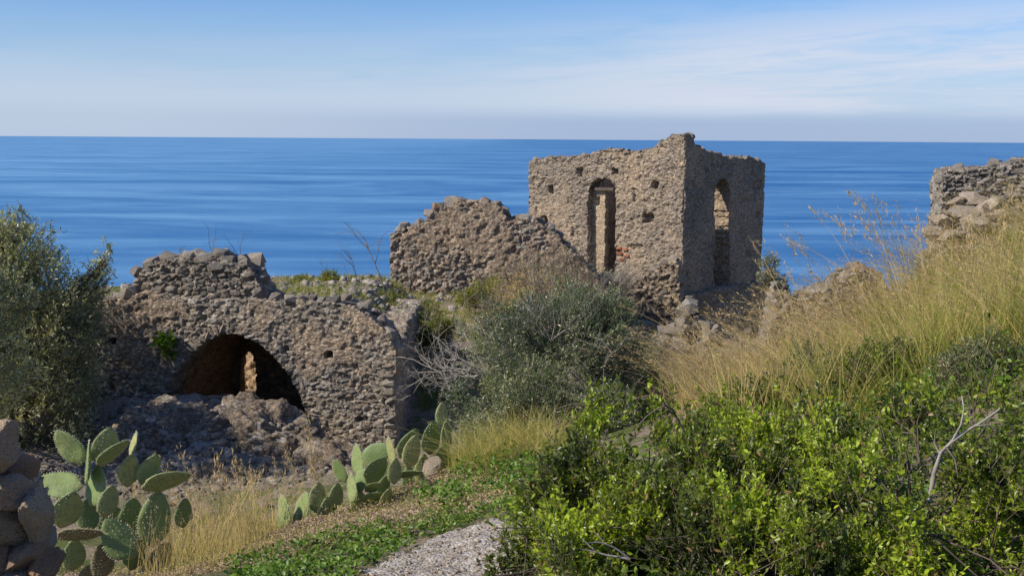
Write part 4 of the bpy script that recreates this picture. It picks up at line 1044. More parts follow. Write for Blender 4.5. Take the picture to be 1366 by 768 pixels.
bare('bare_shrub', 'tangle of pale leafless branches arching left out of the dark shrub', P(655, 500, 14.2), [(-1, -.1, .5), (-1, 0, .15), (-.8, .2, .8), (-1, -.2, -.1), (-.9, .2, -.35), (-.7, 0, .35), (-.9, -.3, .3), (-.5, .1, 1), (-.3, 0, 1)], .85, .014, 31, M_TWIG, gen=4, grav=-.02, split=4, jit=.2)
bare('bare_shrub', 'grey leafless twigs above the vault side wall', P(600, 520, 17), [(-.6, 0, 1), (-.2, 0, 1), (.3, 0, 1), (-1, 0, .4)], 1.1, .012, 32, M_TWIG, gen=4, split=4, jit=.17)
T_ = thing('dead_branch', P(1243, 655, 4.75), 'pale dead branch arching up to the right out of the lower right bush', 'branch')
tb_ = Tubes()
for pts, r0, r1 in (([(1240, 668), (1246, 630), (1256, 603), (1270, 588), (1290, 574), (1312, 561), (1334, 545)], .011, .004), ([(1270, 588), (1282, 566), (1286, 545), (1283, 528)], .005, .002), ([(1262, 596), (1274, 612), (1278, 636)], .005, .002), ([(1300, 568), (1318, 566), (1332, 572)], .004, .0015), ([(1254, 606), (1246, 590), (1248, 574)], .004, .0015)):
    tb_.add([P(q[0], q[1], 4.75 + .02 * math.sin(q[0])) for q in pts], r0, r1, 6)
link('branches', tb_.mesh('branches', M_TWIG), T_)
bare('dead_branch', 'thin dead branch among the leaves below the golden grass', P(1200, 640, 5.2), [(-.2, 0, 1)], .22, .005, 34, M_TWIG, gen=2, split=3, cat='branch')
bare('dead_branch', 'forked brown branch standing over the middle bush', P(925, 600, 5.9), [(-.5, 0, 1), (.6, 0, .6)], .42, .009, 35, M_DTWIG, gen=2, split=3, cat='branch', jit=.2)
bare('dead_branch', 'pale dead twig lying low in the bottom centre bush', P(840, 745, 4.55), [(-1, -.1, .35), (-.8, 0, .0)], .2, .006, 36, M_TWIG, gen=2, split=2, cat='branch')
bare('bare_shrub', 'pale bare twigs standing out of the top of the dark shrub', P(735, 455, 13.2), [(-.5, -.2, 1), (.3, -.2, 1), (.8, 0, .8), (-.9, 0, .7), (0, -.3, 1)], .62, .007, 41, M_TWIG, gen=3, split=4, jit=.18)
bare('bare_shrub', 'pale bare twigs crossing the lower right of the dark shrub', P(800, 545, 12.4), [(-.7, -.2, .6), (.7, -.2, .7), (.2, -.3, 1), (-.3, -.3, .8)], .7, .006, 42, M_TWIG, gen=3, split=4, jit=.18)
bush('bramble_scrub', 'brown scrub in front of the foot of the tower window', 'shrub', [(800, 385, 31, .5), (825, 380, 31.5, .4), (770, 375, 30, .45)], 900, 5, .05, .3, M_SHRUB, 143, twigL=.45, tw_mat=M_TWIG, tw_rad=.007, gap=.35, base=tuple(P(800, 405, 31)), up=.3, jit=.8)
bare('dead_shrub', 'small reddish dead shrub between dark shrub and the green bush', P(748, 655, 9.0), [(-.6, 0, 1), (0, 0, 1), (.5, 0, 1), (-.9, 0, .5), (.2, 0, 1)], .42, .007, 39, M_DTWIG, gen=3, split=5, jit=.2)
bare('bare_shrub', 'thin leafless twigs in front of the tower window', P(800, 420, 30), [(-.3, 0, 1), (.2, 0, 1), (.5, 0, .8), (-.7, 0, .8)], 1.7, .016, 37, M_TWIG, gen=3, split=4, jit=.16)
bare('bare_shrub', 'leafless twigs climbing the left end of the brown wall fragment', P(545, 395, 29), [(.4, 0, 1), (.1, 0, 1)], 1.6, .016, 38, M_DTWIG, gen=3, split=4)

# ------------------------------------------------------------------ grasses
def blades(r, base, h, lean, w, segs=4, curve=.35, cval=None):
    n = len(base); t = np.linspace(0, 1, segs + 1)
    d0 = unit(np.array([0, 0, 1.]) + lean * .5); side = unit(np.cross(d0, r.normal(0, 1, (n, 3))))
    p = base[:, None] + d0[:, None] * (t[None, :, None] * h[:, None, None]) + lean[:, None] * ((t ** 2)[None, :, None] * (h * curve)[:, None, None]) 
    p[:, :, 2] -= ((t ** 2.5)[None] * (h * curve * .35)[:, None]) * np.linalg.norm(lean, axis=1)[:, None]
    ww = (1 - .85 * t ** 1.5)[None, :, None] * w[:, None, None] * .5
    V = np.stack([p - side[:, None] * ww, p + side[:, None] * ww], 2).reshape(-1, 3)
    k = (segs + 1) * 2; F_ = []
    for s_ in range(segs): F_.append(np.array([[2 * s_, 2 * s_ + 1, 2 * s_ + 3, 2 * s_ + 2]]))
    F_ = (np.concatenate(F_)[None] + (np.arange(n) * k)[:, None, None]).reshape(-1, 4)
    if cval is None: cval = r.random(n)
    tb = np.repeat(t, 2)[None] * .12
    c = np.clip(cval[:, None] + tb, 0, 1).ravel()
    return V, F_, c, p[:, -1], p[:, -2]
def heads(r, tips, prev, L, n_per, size, cval):
    d = unit(tips - prev); n = len(tips)
    tt_ = r.uniform(-1, .1, (n, n_per)); pos = tips[:, None] + d[:, None] * (tt_ * L)[..., None]
    pos = pos.reshape(-1, 3) + r.normal(0, size * .35, (n * n_per, 3))
    V, F_, c = leaves(r, pos, np.repeat(d, n_per, 0), size, .22, LEAF2, .35)
    c = np.repeat(np.repeat(cval, n_per), 4)
    return V, F_, c
def grass(name, label, x, y, h, lean, w, cval, seed, zf=None, head=0, hs=.03, hl=.12, cat='grass', segs=4, curve=.35, jl=.25, top=None, hc=.95):
    r = np.random.default_rng(seed); n = len(x)
    z = (gz(x, y) if zf is None else zf(x, y)) - .02
    base = np.stack([x, y, z], 1); ln = np.zeros((n, 3)); ln[:, :2] = np.array(lean) + r.normal(0, jl, (n, 2))
    V, F_, c, tip, prev = blades(r, base, h, ln, w, segs, curve, cval)
    Vs = [V]; Fs = [F_]; Cs = [c]; tris = []
    me_f = [F_]
    if head > 0:
        sel = r.random(n) < head
        hv, hf, hcv = heads(r, tip[sel], prev[sel], hl, 9, hs, np.clip(r.normal(hc, .08, sel.sum()), 0, 1))
        me_f.append(hf + len(V)); Vs.append(hv); Cs.append(hcv)
    c = np.concatenate(Cs)
    me = mesh_np(name, np.concatenate(Vs), me_f, np.stack([c, c, c], 1), M_GRASS)
    o = link(name, me); tag(o, label, cat, kind='stuff')
    return o
rg = np.random.default_rng(77)
# golden grass on the right slope: clumped
def clumps(n, area, cl, spread, r):
    """area: function (x,y)->bool"""
    out = []
    (x0, x1), (y0, y1), fn = area
    cx = r.uniform(x0, x1, cl); cy = r.uniform(y0, y1, cl); ok = fn(cx, cy); cx, cy = cx[ok], cy[ok]
    k = r.integers(len(cx), size=n)
    return cx[k] + r.normal(0, spread, n), cy[k] + r.normal(0, spread, n)
def hillf(x, y):
    a = x / y
    return (a > .15 + .075 * sstep(y, 11, 14)) & (a < .58) & (y > 7.3) & (y < 19) & (x > 1.2)
def tussocks(name, label, area, n_t, per, hr, tone, seed, lean=(-.4, 0), wr=(.004, .010), rad=.07, head=.3, kind='grass', hs=.022, hl=.12, spread=.55):
    r = np.random.default_rng(seed); (x0, x1), (y0, y1), fn = area
    cx = r.uniform(x0, x1, n_t * 3); cy = r.uniform(y0, y1, n_t * 3)
    ok = fn(cx, cy) & (fb2(cx, cy, .9, seed, 3) > .40); cx = cx[ok][:n_t]; cy = cy[ok][:n_t]; m = len(cx)
    ch = r.uniform(hr[0], hr[1], m) * (.7 + .6 * fb2(cx, cy, .5, seed + 2, 2)); ct = tone(cx, cy, r); cl = np.array(lean) + r.normal(0, .28, (m, 2)); cr_ = rad * r.uniform(.5, 1.6, m)
    k = np.repeat(np.arange(m), per); n = len(k)
    ang = r.uniform(0, 6.283, n); q = np.sqrt(r.random(n)) * cr_[k]
    x = cx[k] + np.cos(ang) * q; y = cy[k] + np.sin(ang) * q
    z = gz(x, y) - .02; base = np.stack([x, y, z], 1)
    ln = np.zeros((n, 3)); ln[:, 0] = cl[k, 0] + np.cos(ang) * spread * r.random(n) + r.normal(0, .12, n); ln[:, 1] = cl[k, 1] + np.sin(ang) * spread * r.random(n)
    h = ch[k] * r.uniform(.35, 1.05, n) ; cv = np.clip(ct[k] + r.normal(0, .15, n), 0, 1)
    V, F_, c, tip, prev = blades(r, base, h, ln, r.uniform(wr[0], wr[1], n), 4, .35, cv)
    sel = (r.random(n) < head) & (h > ch[k] * .75)
    hv, hf, hc = heads(r, tip[sel], prev[sel], hl, 10, hs, np.clip(r.normal(.93, .08, sel.sum()), 0, 1))
    c = np.concatenate([c, hc])
    o = link(name, mesh_np(name, np.concatenate([V, hv]), [F_, hf + len(V)], np.stack([c, c, c], 1), M_GRASS)); tag(o, label, kind, kind='stuff')
tone_h = lambda x, y, r: np.clip(.60 - sstep(x / y, .22, .40) * .30 + (fb2(x, y, .8, 91, 3) - .5) * 1.1 + r.normal(0, .12, len(x)), .05, 1)
tussocks('hill_grass', 'golden and green grass tussocks covering the slope at the right', ((1.5, 9.5), (7.3, 18.5), hillf), 600, 26, (.34, .80), tone_h, 401, lean=(-.3, 0), wr=(.004, .011), spread=.75)
tussocks('hill_grass', 'tall straw tussocks along the crest of the slope', ((3, 9.5), (12.5, 18), lambda x, y: (x / y > .2) & (x / y < .6)), 95, 22, (.6, 1.0), lambda x, y, r: np.clip(r.normal(.75, .15, len(x)) - sstep(x / y, .36, .46) * .25, 0, 1), 402, lean=(-.5, 0), head=.7, hs=.03, hl=.2)
tussocks('hill_grass', 'fresh green tussocks scattered through the straw', ((1.8, 7.5), (7.5, 16), hillf), 130, 26, (.3, .6), lambda x, y, r: np.clip(r.normal(.12, .08, len(x)), 0, 1), 404, lean=(-.1, 0), spread=.6, head=.0)
tussocks('hill_grass', 'upright yellow-green grass on the right of the slope', ((3, 6.5), (8.5, 14), lambda x, y: (x / y > .33) & (x / y < .5)), 210, 30, (.5, .95), lambda x, y, r: np.clip(r.normal(.33, .14, len(x)), 0, 1), 403, lean=(.0, 0), spread=.35, head=.4)
# long straw stems leaning left
x, y = clumps(1500, ((1.8, 8.5), (8, 17), hillf), 110, .16, rg)
grass('hill_grass', 'long straw stalks with feathery heads leaning left over the slope', x, y, rg.uniform(.7, 1.15, len(x)), (-.9, 0), rg.uniform(.005, .010, len(x)), np.clip(rg.normal(.85, .08, len(x)), 0, 1), 202, head=1, hs=.03, hl=.2, jl=.3, curve=.5)
# low under-storey green on the slope
x = rg.uniform(1.2, 8.5, 16000); y = rg.uniform(7, 17, 16000); ok = hillf(x, y); x, y = x[ok], y[ok]
grass('slope_turf', 'short green grass at the foot of the golden grass', x, y, rg.uniform(.08, .24, len(x)), (-.2, 0), rg.uniform(.004, .008, len(x)), rg.uniform(0, .4, len(x)), 203, jl=.5)
# isolated tall plumes against the sea
def plume(label, a, b, Y_, n, L, lean, seed, sp=.12):
    r = np.random.default_rng(seed); c = P(a, b, Y_)
    base = np.stack([c.x + r.normal(0, sp, n), c.y + r.normal(0, sp, n), np.full(n, c.z)], 1)
    ln = np.zeros((n, 3)); ln[:, 0] = lean + r.normal(0, .22, n); ln[:, 1] = r.normal(0, .2, n)
    h = L * r.uniform(.6, 1.05, n)
    V, F_, cc, tip, prev = blades(r, base, h, ln, np.full(n, .011), 8, .4, np.clip(r.normal(.8, .1, n), 0, 1))
    hv, hf, hc = heads(r, tip, prev, .26, 26, .048, np.clip(r.normal(.95, .05, n), 0, 1))
    me = mesh_np('tall_grass', np.concatenate([V, hv]), [F_, hf + len(V)], np.stack([np.concatenate([cc, hc])] * 3, 1), M_GRASS)
    solo('tall_grass', me, tuple(c), label, 'grass tuft', 'tall grass tufts on the slope')
plume('tallest feathery grass tuft against the sea, left of the boulders', 1212, 420, 12.5, 16, 1.45, -.45, 1)
plume('arching pale grass tuft right of the tower, highest left of the slope', 1150, 470, 12.5, 12, 1.2, -1.1, 2)
plume('feathery grass tuft leaning in front of the tower foot', 975, 520, 13.5, 14, 1.35, -.75, 3)
plume('reddish grass tuft between the tallest tuft and the boulders', 1245, 400, 13.5, 12, 1.1, -.25, 4)
plume('grass tuft with upright stalks in front of the boulders', 1300, 400, 12.5, 14, .95, .1, 5)
plume('grass tuft with upright stalks at the right edge', 1350, 380, 12.0, 12, 1.0, .2, 6)
plume('short grass tuft halfway down the slope edge', 1060, 470, 15, 12, 1.0, -.5, 7)
plume('slender dry stalks standing against the sea above the low wall', 1110, 450, 13.0, 12, 1.35, -.5, 21, .22)
plume('slender dry stalks against the sea left of the tallest tuft', 1175, 425, 12.8, 12, 1.4, -.6, 22, .22)
plume('few tall dry stalks standing before the foot of the arch wall', 425, 700, 9.8, 6, .95, -.3, 11, .1)
plume('tall dry stalks between the cacti, in front of the mound', 300, 735, 9.3, 8, .95, -.2, 12, .2)
plume('tall dry stalks just right of the first cactus', 248, 750, 9.0, 7, .85, .15, 13, .15)
plume('brown stalks with heavy seed heads in the middle of the slope', 1120, 500, 11.5, 9, .95, -.4, 14, .2)
plume('brown stalks with seed heads low on the slope above the bushes', 1010, 545, 10.5, 9, .85, -.5, 15, .25)
plume('brown seed stalks in the green grass at the right', 1280, 460, 10.5, 9, .9, -.1, 16, .3)
# brown tufts round the heap
x, y = clumps(2000, ((1.8, 5.2), (13, 22), lambda x, y: (x / y > .12) & (x / y < .26)), 130, .13, rg)
grass('dry_grass', 'reddish brown dry grass below the tower heap', x, y, rg.uniform(.3, .75, len(x)), (-.3, 0), rg.uniform(.005, .010, len(x)), np.clip(rg.normal(.74, .16, len(x)), 0, 1), 204, head=.3, hl=.15)
# dry tuft on the middle fragment slope
x, y = clumps(1800, ((.0, 1.3), (26.5, 28.5), lambda x, y: x > -9), 14, .28, rg)
grass('dry_grass', 'pale dry grass tuft in front of the brown wall fragment', x, y, rg.uniform(.7, 1.5, len(x)), (.1, 0), rg.uniform(.006, .012, len(x)), np.clip(rg.normal(.75, .1, len(x)), 0, 1), 205, curve=.3, head=.2, hs=.05)
# terrace grass
x = rg.uniform(-9.8, -2.0, 16000); y = rg.uniform(20.9, 28.4, 16000); ok = ~((x < -5.9) & (y > 25.7)); x, y = x[ok], y[ok]
d_ = fb2(x, y, .8, 33, 3); ok = rg.random(len(x)) < sstep(d_, .44, .62); x, y = x[ok], y[ok]
grass('terrace_grass', 'short green and dry grass on the roof of the vault', x, y, rg.uniform(.05, .2, len(x)), (0, 0), rg.uniform(.008, .016, len(x)), np.clip(rg.normal(.22, .2, len(x)), 0, 1), 206, zf=lambda a, b: roofz(a, b), jl=.5, segs=3)
x = rg.uniform(-3.5, 4, 15000); y = rg.uniform(22, 32.5, 15000); d_ = fb2(x, y, .7, 34, 3); ok = (rg.random(len(x)) < sstep(d_, .36, .55)) & ((x > -1.8) | (y > 28.4)); x, y = x[ok], y[ok]
grass('slope_grass', 'yellow-green grass on the slope between vault and tower', x, y, rg.uniform(.06, .26, len(x)), (0, 0), rg.uniform(.008, .018, len(x)), np.clip(rg.normal(.25, .2, len(x)), 0, 1), 207, jl=.5, segs=3)
# middle: green-gold grass between the second cactus and the dark shrub
x, y = clumps(2900, ((-.75, .9), (9.4, 12.6), lambda x, y: (x / y < .04) & (x / y > -.062)), 40, .10, rg)
grass('grass_clump', 'arching yellow-green grass left of the dark shrub, above the path', x, y, rg.uniform(.25, .62, len(x)), (-.1, -.2), rg.uniform(.003, .007, len(x)), np.clip(rg.normal(.42, .18, len(x)), 0, 1), 208, curve=.6, jl=.55)
# dry stalks in front of the mound and first cactus
x, y = clumps(950, ((-3.9, -1.2), (8.6, 12), lambda x, y: (x / y < -.205) & (x / y > -.36)), 46, .12, rg)
grass('dry_grass', 'pale dry stalks between the two cactus plants', x, y, .18 + .62 * rg.random(len(x)) ** 1.6, (-.1, 0), rg.uniform(.003, .007, len(x)), np.clip(rg.normal(.68, .2, len(x)), 0, 1), 209, head=.7, hl=.12, hs=.022, jl=.38)
x, y = clumps(2600, ((-3.9, -1.2), (8.6, 12), lambda x, y: (x / y < -.19) & (x / y > -.36)), 60, .12, rg)
grass('low_weeds', 'low green and brown weeds under the dry stalks', x, y, rg.uniform(.05, .16, len(x)), (0, 0), rg.uniform(.005, .011, len(x)), rg.uniform(0, .9, len(x)), 211, jl=.8, segs=3)
x, y = clumps(320, ((-2.45, -1.7), (6.9, 8.0), lambda x, y: x / y < -.2), 22, .07, rg)
grass('dry_grass', 'near dry stalks in front of the first cactus', x, y, rg.uniform(.25, .5, len(x)), (.1, 0), rg.uniform(.002, .004, len(x)), np.clip(rg.normal(.72, .14, len(x)), 0, 1), 210, head=.7, hl=.09, hs=.014, jl=.25)
# ground cover beside the path
def cover(name, label, n, cond, rngx, rngy, L, mat, seed, dens_seed, thr, hgt=.05, tmpl=LEAF4, wid=.7, kindname='ground cover'):
    r = np.random.default_rng(seed); x = r.uniform(*rngx, n); y = r.uniform(*rngy, n)
    ok = cond(x, y) & (fb2(x, y, 2.3, dens_seed, 3) > thr); x, y = x[ok], y[ok]
    z = gz(x, y) + r.random(len(x)) * hgt * (.4 + 1.2 * fb2(x, y, 3, dens_seed + 1, 2))
    pos = np.stack([x, y, z], 1); d = r.normal(0, 1, pos.shape); d[:, 2] = np.abs(d[:, 2]) * .5
    V, F_, c = leaves(r, pos, unit(d), L, wid, tmpl, .3)
    o = link(name, mesh_np(name, V, F_, np.stack([c, c, c], 1), mat)); tag(o, label, kindname, kind='stuff')
off_path = lambda x, y: ~inpoly(x, y, ppoly)
cover('green_ground_cover', 'low bright green leaves along the path edge', 22000, lambda x, y: off_path(x, y) & (x / y < .02) & (x / y > -.26) & (y < 7.45 + x * .25 + .5 * fb2(x, y, 2, 4)), (-2.2, .2), (4.6, 9), .03, M_COVER, 301, 5, .42, .09)
cover('green_ground_cover', 'patch of green leaves between dry litter and yellow grass', 9000, lambda x, y: (x / y > -.09), (-.9, .8), (7.4, 10.2), .035, M_COVER, 302, 6, .53, .16)
cover('leaf_litter', 'pinkish dry leaf litter beyond the path', 42000, lambda x, y: off_path(x, y), (-2.6, .6), (6.9, 10.5), .020, M_LITTER, 303, 8, .40, .06, wid=.45)
cover('dry_weeds', 'low dry weeds and creeping stems beyond the path', 15000, lambda x, y: off_path(x, y), (-2.6, .8), (6.8, 10.5), .03, M_GRASS, 305, 12, .45, .10, tmpl=LEAF2, wid=.22)
cover('leaf_litter', 'dry brown litter on the bank by the first cactus', 16000, lambda x, y: x / y < -.15, (-4.2, -1.2), (6.5, 12), .022, M_LITTER, 304, 9, .42, .05, wid=.4)
cover('green_ground_cover', 'green undergrowth beneath the foreground bushes', 16000, lambda x, y: off_path(x, y), (.2, 4.5), (3.2, 7.5), .04, M_COVER, 306, 15, .30, .25)
cover('leaf_litter', 'dry bits scattered thinly over the path', 1500, lambda x, y: ~off_path(x, y), (-1.2, 1), (4.6, 7), .018, M_LITTER, 307, 18, .48, .02, wid=.4)
# pebbles on the path
rp = np.random.default_rng(8)
x = rp.uniform(-1.4, 1.0, 6500); y = rp.uniform(4.6, 7.1, 6500); ok = inpoly(x, y, ppoly); x, y = x[ok], y[ok]
me = rock_stuff('pebbles', np.stack([x, y, gz(x, y) + .014], 1), .006 + .034 * rp.random(len(x)) ** 6, M_PALE, 9)
o = link('pebbles', me); tag(o, 'loose gravel on the path', 'gravel', kind='stuff')

# ------------------------------------------------------------------ mound rubble in front of the arch
rm = np.random.default_rng(12)
x = rm.normal(-4.9, 1.7, 4500); y = rm.normal(17.0, 1.8, 4500); ok = (y < 19.9) & (y > 12); x, y = x[ok], y[ok]
me = rock_stuff('mound_rubble', np.stack([x, y, gz(x, y)], 1), .03 + .16 * rm.random(len(x)) ** 4, M_MOUND, 13)
o = link('mound_rubble', me); tag(o, 'broken stones strewn over the mound before the arch', 'rubble', kind='stuff')
# solid lumps of fallen masonry and earth
def lump(label, a, b, Y_, sc, seed, rz=0):
    bm = bmesh.new(); bmesh.ops.create_icosphere(bm, subdivisions=6, radius=1.0)
    co = np.array([v.co for v in bm.verts]); f = np.array([[v.index for v in q.verts] for q in bm.faces]); bm.free()
    co = np.sign(co) * np.abs(co) ** .8
    p = co * np.array(sc)
    cr = math.cos(rz); sr = math.sin(rz); p = np.stack([p[:, 0] * cr - p[:, 1] * sr, p[:, 0] * sr + p[:, 1] * cr, p[:, 2]], 1)
    n_ = unit_(p / (np.array(sc) ** 2))
    F1, F2, R1, R2, T = voronoi(p / np.array([.13, .13, .08]) + seed, seed)
    d = (fbm(p * 1.4 + seed, seed, 4) - .5) * .75 + (fbm(p * 5 + seed, seed + 2, 4) - .5) * .28 + sstep(F2 - F1, .02, .2) * (.02 + .05 * R2)
    V = p + n_ * d[:, None] + np.array(tuple(P(a, b, Y_)))
    c = P(a, b, Y_)
    me = mesh_np('fallen_masonry', V, f, np.stack([R1, 1 - sstep(F2 - F1, .02, .15) * (R1 > .35), R1], 1), M_MOUND)
    solo('fallen_masonry', me, (c.x, c.y, c.z), label, 'masonry lump', 'fallen masonry lumps before the arch')
unit_ = lambda a: a / (np.linalg.norm(a, axis=1)[:, None] + 1e-9)
lump('largest lump of fallen masonry and earth, lying across the arch mouth', 325, 600, 18.0, (1.15, .95, .72), 3, -.2)
lump('sloping lump of fallen masonry in shade left of the biggest one', 222, 600, 17.4, (.85, .9, .62), 4, .4)
lump('low rubble lump at the right foot of the arch wall', 420, 640, 17.2, (.95, .8, .5), 5, .1)
lump('earthy lump lowest on the mound, behind the first cactus', 290, 665, 15.6, (1.2, .8, .45), 6, .3)
mr = [(240, 552, 17.7, .3, 'grey block at the left foot of the arch mouth'), (392, 562, 18.5, .3, 'block at the right foot of the arch mouth'),
      (225, 580, 17.0, .38, 'tilted block on the left side of the mound'), (410, 600, 17.6, .34, 'stone at the right edge of the mound'), (200, 545, 17.9, .34, 'stone in shade where mound meets the wall'), (275, 628, 15.5, .26, 'pale angular stone low on the mound')]
MM = [rock_hi(s + 500, 5, .30) for s in range(4)]
for m_ in MM: m_.materials.append(M_MOUND)
for i, (a, b, y_, k, lab) in enumerate(mr):
    q = P(a, b, y_)
    M = Matrix.Translation(q) @ Euler((rm.uniform(-.3, .3), rm.uniform(-.3, .3), rm.uniform(0, 6))).to_matrix().to_4x4() @ Matrix.Diagonal((k * 1.3, k, k * .55, 1))
    o = inst('fallen_block', MM[i % 4], M); tag(o, lab, 'rock', 'fallen blocks on the mound')
x = rm.uniform(2, 8, 900); y = rm.uniform(8, 17.5, 900)
o = link('slope_stones', rock_stuff('slope_stones', np.stack([x, y, gz(x, y)], 1), .03 + .16 * rm.random(len(x)) ** 3, M_PALE, 24)); tag(o, 'stones showing between grass tussocks on the right slope', 'rubble', kind='stuff')
x = rm.uniform(-9.5, -2.2, 900); y = rm.uniform(20.6, 28.2, 900); ok = ~((x < -5.9) & (y > 25.7)); x, y = x[ok], y[ok]
o = link('terrace_stones', rock_stuff('terrace_stones', np.stack([x, y, roofz(x, y)], 1), .04 + .26 * rm.random(len(x)) ** 3, M_GREY, 25)); tag(o, 'stones lying on the vault roof', 'rubble', kind='stuff')
# small stones on slope near tower and terrace
x = rm.uniform(-3, 5, 1500); y = rm.uniform(23, 34, 1500)
me = rock_stuff('slope_stones', np.stack([x, y, gz(x, y)], 1), .05 + .2 * rm.random(len(x)) ** 3, M_GREY, 14)
o = link('slope_stones', me); tag(o, 'stones scattered over the slope between the ruins', 'rubble', kind='stuff')

# ------------------------------------------------------------------ prickly pears
def pad_mesh(seed, spines=True):
    nu, nv = 26, 18; V = []; r = np.random.default_rng(seed)
    asym = r.uniform(-.12, .12)
    prof_ = lambda t: (math.sin(math.pi * min(1, max(0, t)) ** .82) ** .62) * .5
    for i in range(nv + 1):
        t = i / nv; wdt = max(prof_(t), .004) * (1 if t > .12 else .75)
        for j in range(nu):
            a = 2 * math.pi * j / nu
            sx = math.copysign(abs(math.cos(a)) ** .9, math.cos(a)); V.append((sx * wdt * .64 + asym * math.sin(t * 3.1) * .3, math.sin(a) * (.052 + .02 * (1 - t)) * (wdt * 2) ** .55 + .04 * math.sin(t * 2.5) * r.uniform(.99, 1.01), t))
    Fq = [(i * nu + j, i * nu + (j + 1) % nu, (i + 1) * nu + (j + 1) % nu, (i + 1) * nu + j) for i in range(nv) for j in range(nu)]
    V = np.array(V); 
    V[:, 1] += (fbm(V * 5, seed, 3) - .5) * .035
    # spines
    SV = []; SF = []
    def spine(p, n_, L):
        for _ in range(3):
            d = (Vector(n_) + Vector(r.normal(0, .35, 3))).normalized() * L * r.uniform(.6, 1.2); s_ = d.orthogonal().normalized() * .0045
            b = len(SV); SV.extend([Vector(p) - s_, Vector(p) + s_, Vector(p) + d]); SF.append((b, b + 1, b + 2))
        s1 = Vector(n_).orthogonal().normalized() * .006; s2 = Vector(n_).cross(s1)
        b = len(SV); q = Vector(p) + Vector(n_) * .004; SV.extend([q - s1, q + s2, q + s1]); SF.append((b, b + 1, b + 2)); 
        SV.extend([q - s1, q + s1, q - s2]); SF.append((b + 3, b + 4, b + 5))
    for side in (1, -1):
        for i in range(1, 11):
            t = i / 11.0; w_ = prof_(t) * .64; n_ = max(1, int(w_ * 2 / .085))
            for j in range(n_):
                u = -w_ + 2 * w_ * (j + .5 + (.25 if i % 2 else -.25)) / n_
                if abs(u) > w_ * .93: continue
                k = np.argmin((V[:, 0] - u) ** 2 + (V[:, 2] - t) ** 2 + (np.sign(V[:, 1] - .03) != side) * 1.0)
                spine((u, V[k, 1] + side * .004, t), (0, side, 0.1), .035)
    for i in range(1, 20):
        t = i / 19.5
        for sg in (1, -1):
            w_ = prof_(t) * .64
            if t > .15: spine((sg * w_ + asym * math.sin(t * 3.1) * .3, .03, t), (sg, 0, .6 if t > .6 else 0), .05)
    for j in range(-3, 4): spine((j * .05, .03, .995 - abs(j) * .008), (j * .15, 0, 1), .055)
    return V, np.array(Fq), np.array([tuple(v) for v in SV]), np.array(SF)
PADS = []
for s_ in range(4):
    pv, pf, sv_, sf_ = pad_mesh(s_ + 1)
    a_ = mesh_np('pad', pv, pf, np.zeros((len(pv), 3)), M_PAD, smooth=True)
    b_ = mesh_np('spines', sv_, sf_, None, M_SPINE)
    w_ = mesh_np('pad', pv, pf, np.zeros((len(pv), 3)), M_WOODY, smooth=True)
    PADS.append((a_, b_, w_))
def cactus(label, base, pads, Y0, seed):
    T = thing('prickly_pear', base, label, 'cactus', 'prickly pear cacti'); r = np.random.default_rng(seed)
    for (a, b, w_, h_, tl, dy, woody) in pads:
        Y_ = Y0 + dy; k = Y_ / F; L = h_ * k * 1.05
        full = .62 * h_; ratio = min(1.0, w_ / full)
        wid = max(w_, full) * k if ratio < 1 else w_ * k
        yaw = math.acos(ratio) if ratio < .98 else r.uniform(-.2, .2)
        lit = woody == 2
        yaw = -max(abs(yaw), .2) if lit else max(abs(yaw), .62)
        R = Matrix.Rotation(math.radians(tl), 3, 'Y') @ Matrix.Rotation(r.uniform(-.25, .25), 3, 'X') @ Matrix.Rotation(yaw, 3, 'Z')
        c = P(a, b, Y_) - R @ Vector((0, 0, L * .5))
        S = Matrix.Diagonal((wid / .64, L * .85, L))
        M = Matrix.Translation(c) @ (R @ S).to_4x4()
        i = int(r.integers(4))
        p_ = inst('pad', PADS[i][2] if woody == 1 else PADS[i][0], M, T)
        if woody == 1: p_['label'] = 'old brown woody pad'
        s_ = bpy.data.objects.new('spines', PADS[i][1]); COL.objects.link(s_); s_.parent = p_; s_['kind'] = 'stuff'
    return T
cA = [(92, 597, 36, 58, -28, .1, 2), (141, 596, 38, 54, 14, .15, 0), (116, 617, 12, 58, 4, 0, 2), (150, 604, 16, 54, 52, -.1, 0), (177, 592, 12, 34, 18, .3, 2), (77, 645, 28, 64, -82, 0, 0), (126, 648, 32, 60, 14, .05, 2),
      (173, 628, 28, 48, 12, 0, 0), (199, 626, 27, 46, 28, .05, 0), (222, 643, 30, 66, 76, 0, 0), (144, 668, 26, 46, 18, -.2, 0), (90, 680, 42, 58, 24, -.15, 0), (208, 692, 46, 76, 6, .05, 0), (246, 684, 17, 46, 8, .1, 0),
      (176, 690, 36, 56, 10, .1, 0), (119, 687, 30, 46, -4, .05, 0), (106, 714, 28, 70, 78, -.2, 1), (160, 718, 44, 66, -32, -.15, 0), (98, 740, 32, 46, 6, .05, 0), (136, 748, 32, 50, 0, 0, 1), (182, 735, 34, 52, 14, .1, 0), (150, 700, 34, 56, 20, .2, 0), (215, 745, 34, 50, 24, .2, 1), (200, 770, 40, 60, 0, .1, 1), (120, 780, 40, 56, 0, .1, 1)]
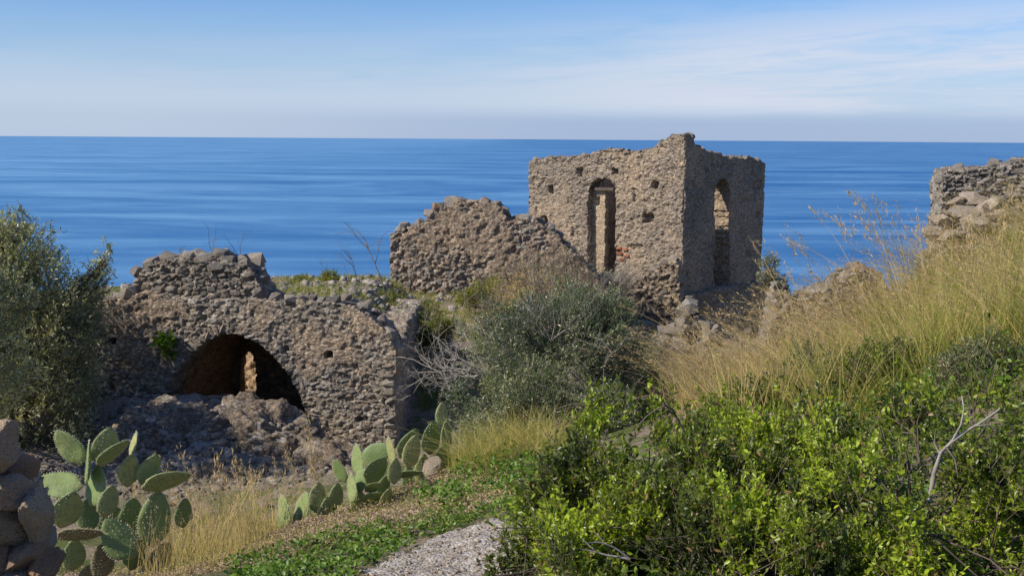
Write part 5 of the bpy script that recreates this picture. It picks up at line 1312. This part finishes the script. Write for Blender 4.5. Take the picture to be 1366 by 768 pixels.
cactus('big prickly pear with many spiny pads in the lower left', P(150, 790, 8.6), cA, 8.6, 1)
cB = [(379, 681, 21, 42, -10, 0, 2), (403, 678, 21, 48, 18, .05, 2), (394, 706, 18, 42, -4, 0, 2), (377, 700, 16, 34, -18, .1, 2), (425, 664, 28, 42, 2, .2, 0), (449, 662, 22, 38, 6, .25, 0), (453, 628, 19, 34, -24, .1, 2), (476, 614, 19, 44, -2, .1, 2),
      (502, 606, 32, 44, 55, .3, 2), (521, 602, 13, 42, -6, .1, 2), (502, 627, 34, 42, 35, -.1, 0), (527, 628, 18, 36, 4, -.1, 0), (481, 641, 18, 34, 18, 0, 2), (468, 651, 16, 42, 3, -.05, 2), (498, 650, 20, 26, 60, 0, 0), (513, 647, 20, 30, 20, .05, 0),
      (498, 664, 22, 34, 80, 0, 0), (515, 664, 14, 30, 22, -.1, 0), (545, 633, 15, 42, 80, .1, 0), (438, 684, 20, 46, 0, .2, 0), (478, 672, 24, 42, 0, .15, 0), (506, 684, 22, 36, 0, .15, 1), (470, 690, 20, 34, 10, .1, 1)]
cactus('low spreading prickly pear against the right foot of the arch wall', P(465, 705, 9.6), cB, 9.6, 2)
cC = [(550, 602, 25, 46, 14, 0, 0), (576, 584, 27, 48, 6, .1, 0), (590, 552, 20, 32, 2, .2, 0), (545, 592, 22, 46, 30, .3, 0), (597, 580, 13, 42, 0, .1, 0), (566, 628, 26, 46, 0, .1, 0), (590, 615, 26, 46, 8, .2, 0), (548, 640, 20, 40, -10, .1, 0)]
cactus('dark backlit prickly pear half hidden in grass beside the dark shrub', P(570, 650, 11.2), cC, 11.2, 3)
# pale stone in the yellow grass
o = inst('boulder', BM[1], Matrix.Translation(P(578, 624, 11.2)) @ Matrix.Diagonal((.2, .18, .2, 1))); tag(o, 'pale stone in the yellow-green grass beside the second cactus', 'boulder')

nt = sum(len(o.data.polygons) for o in bpy.data.objects if o.type == 'MESH')
print('OBJECTS', len(bpy.data.objects), 'POLYS', nt)
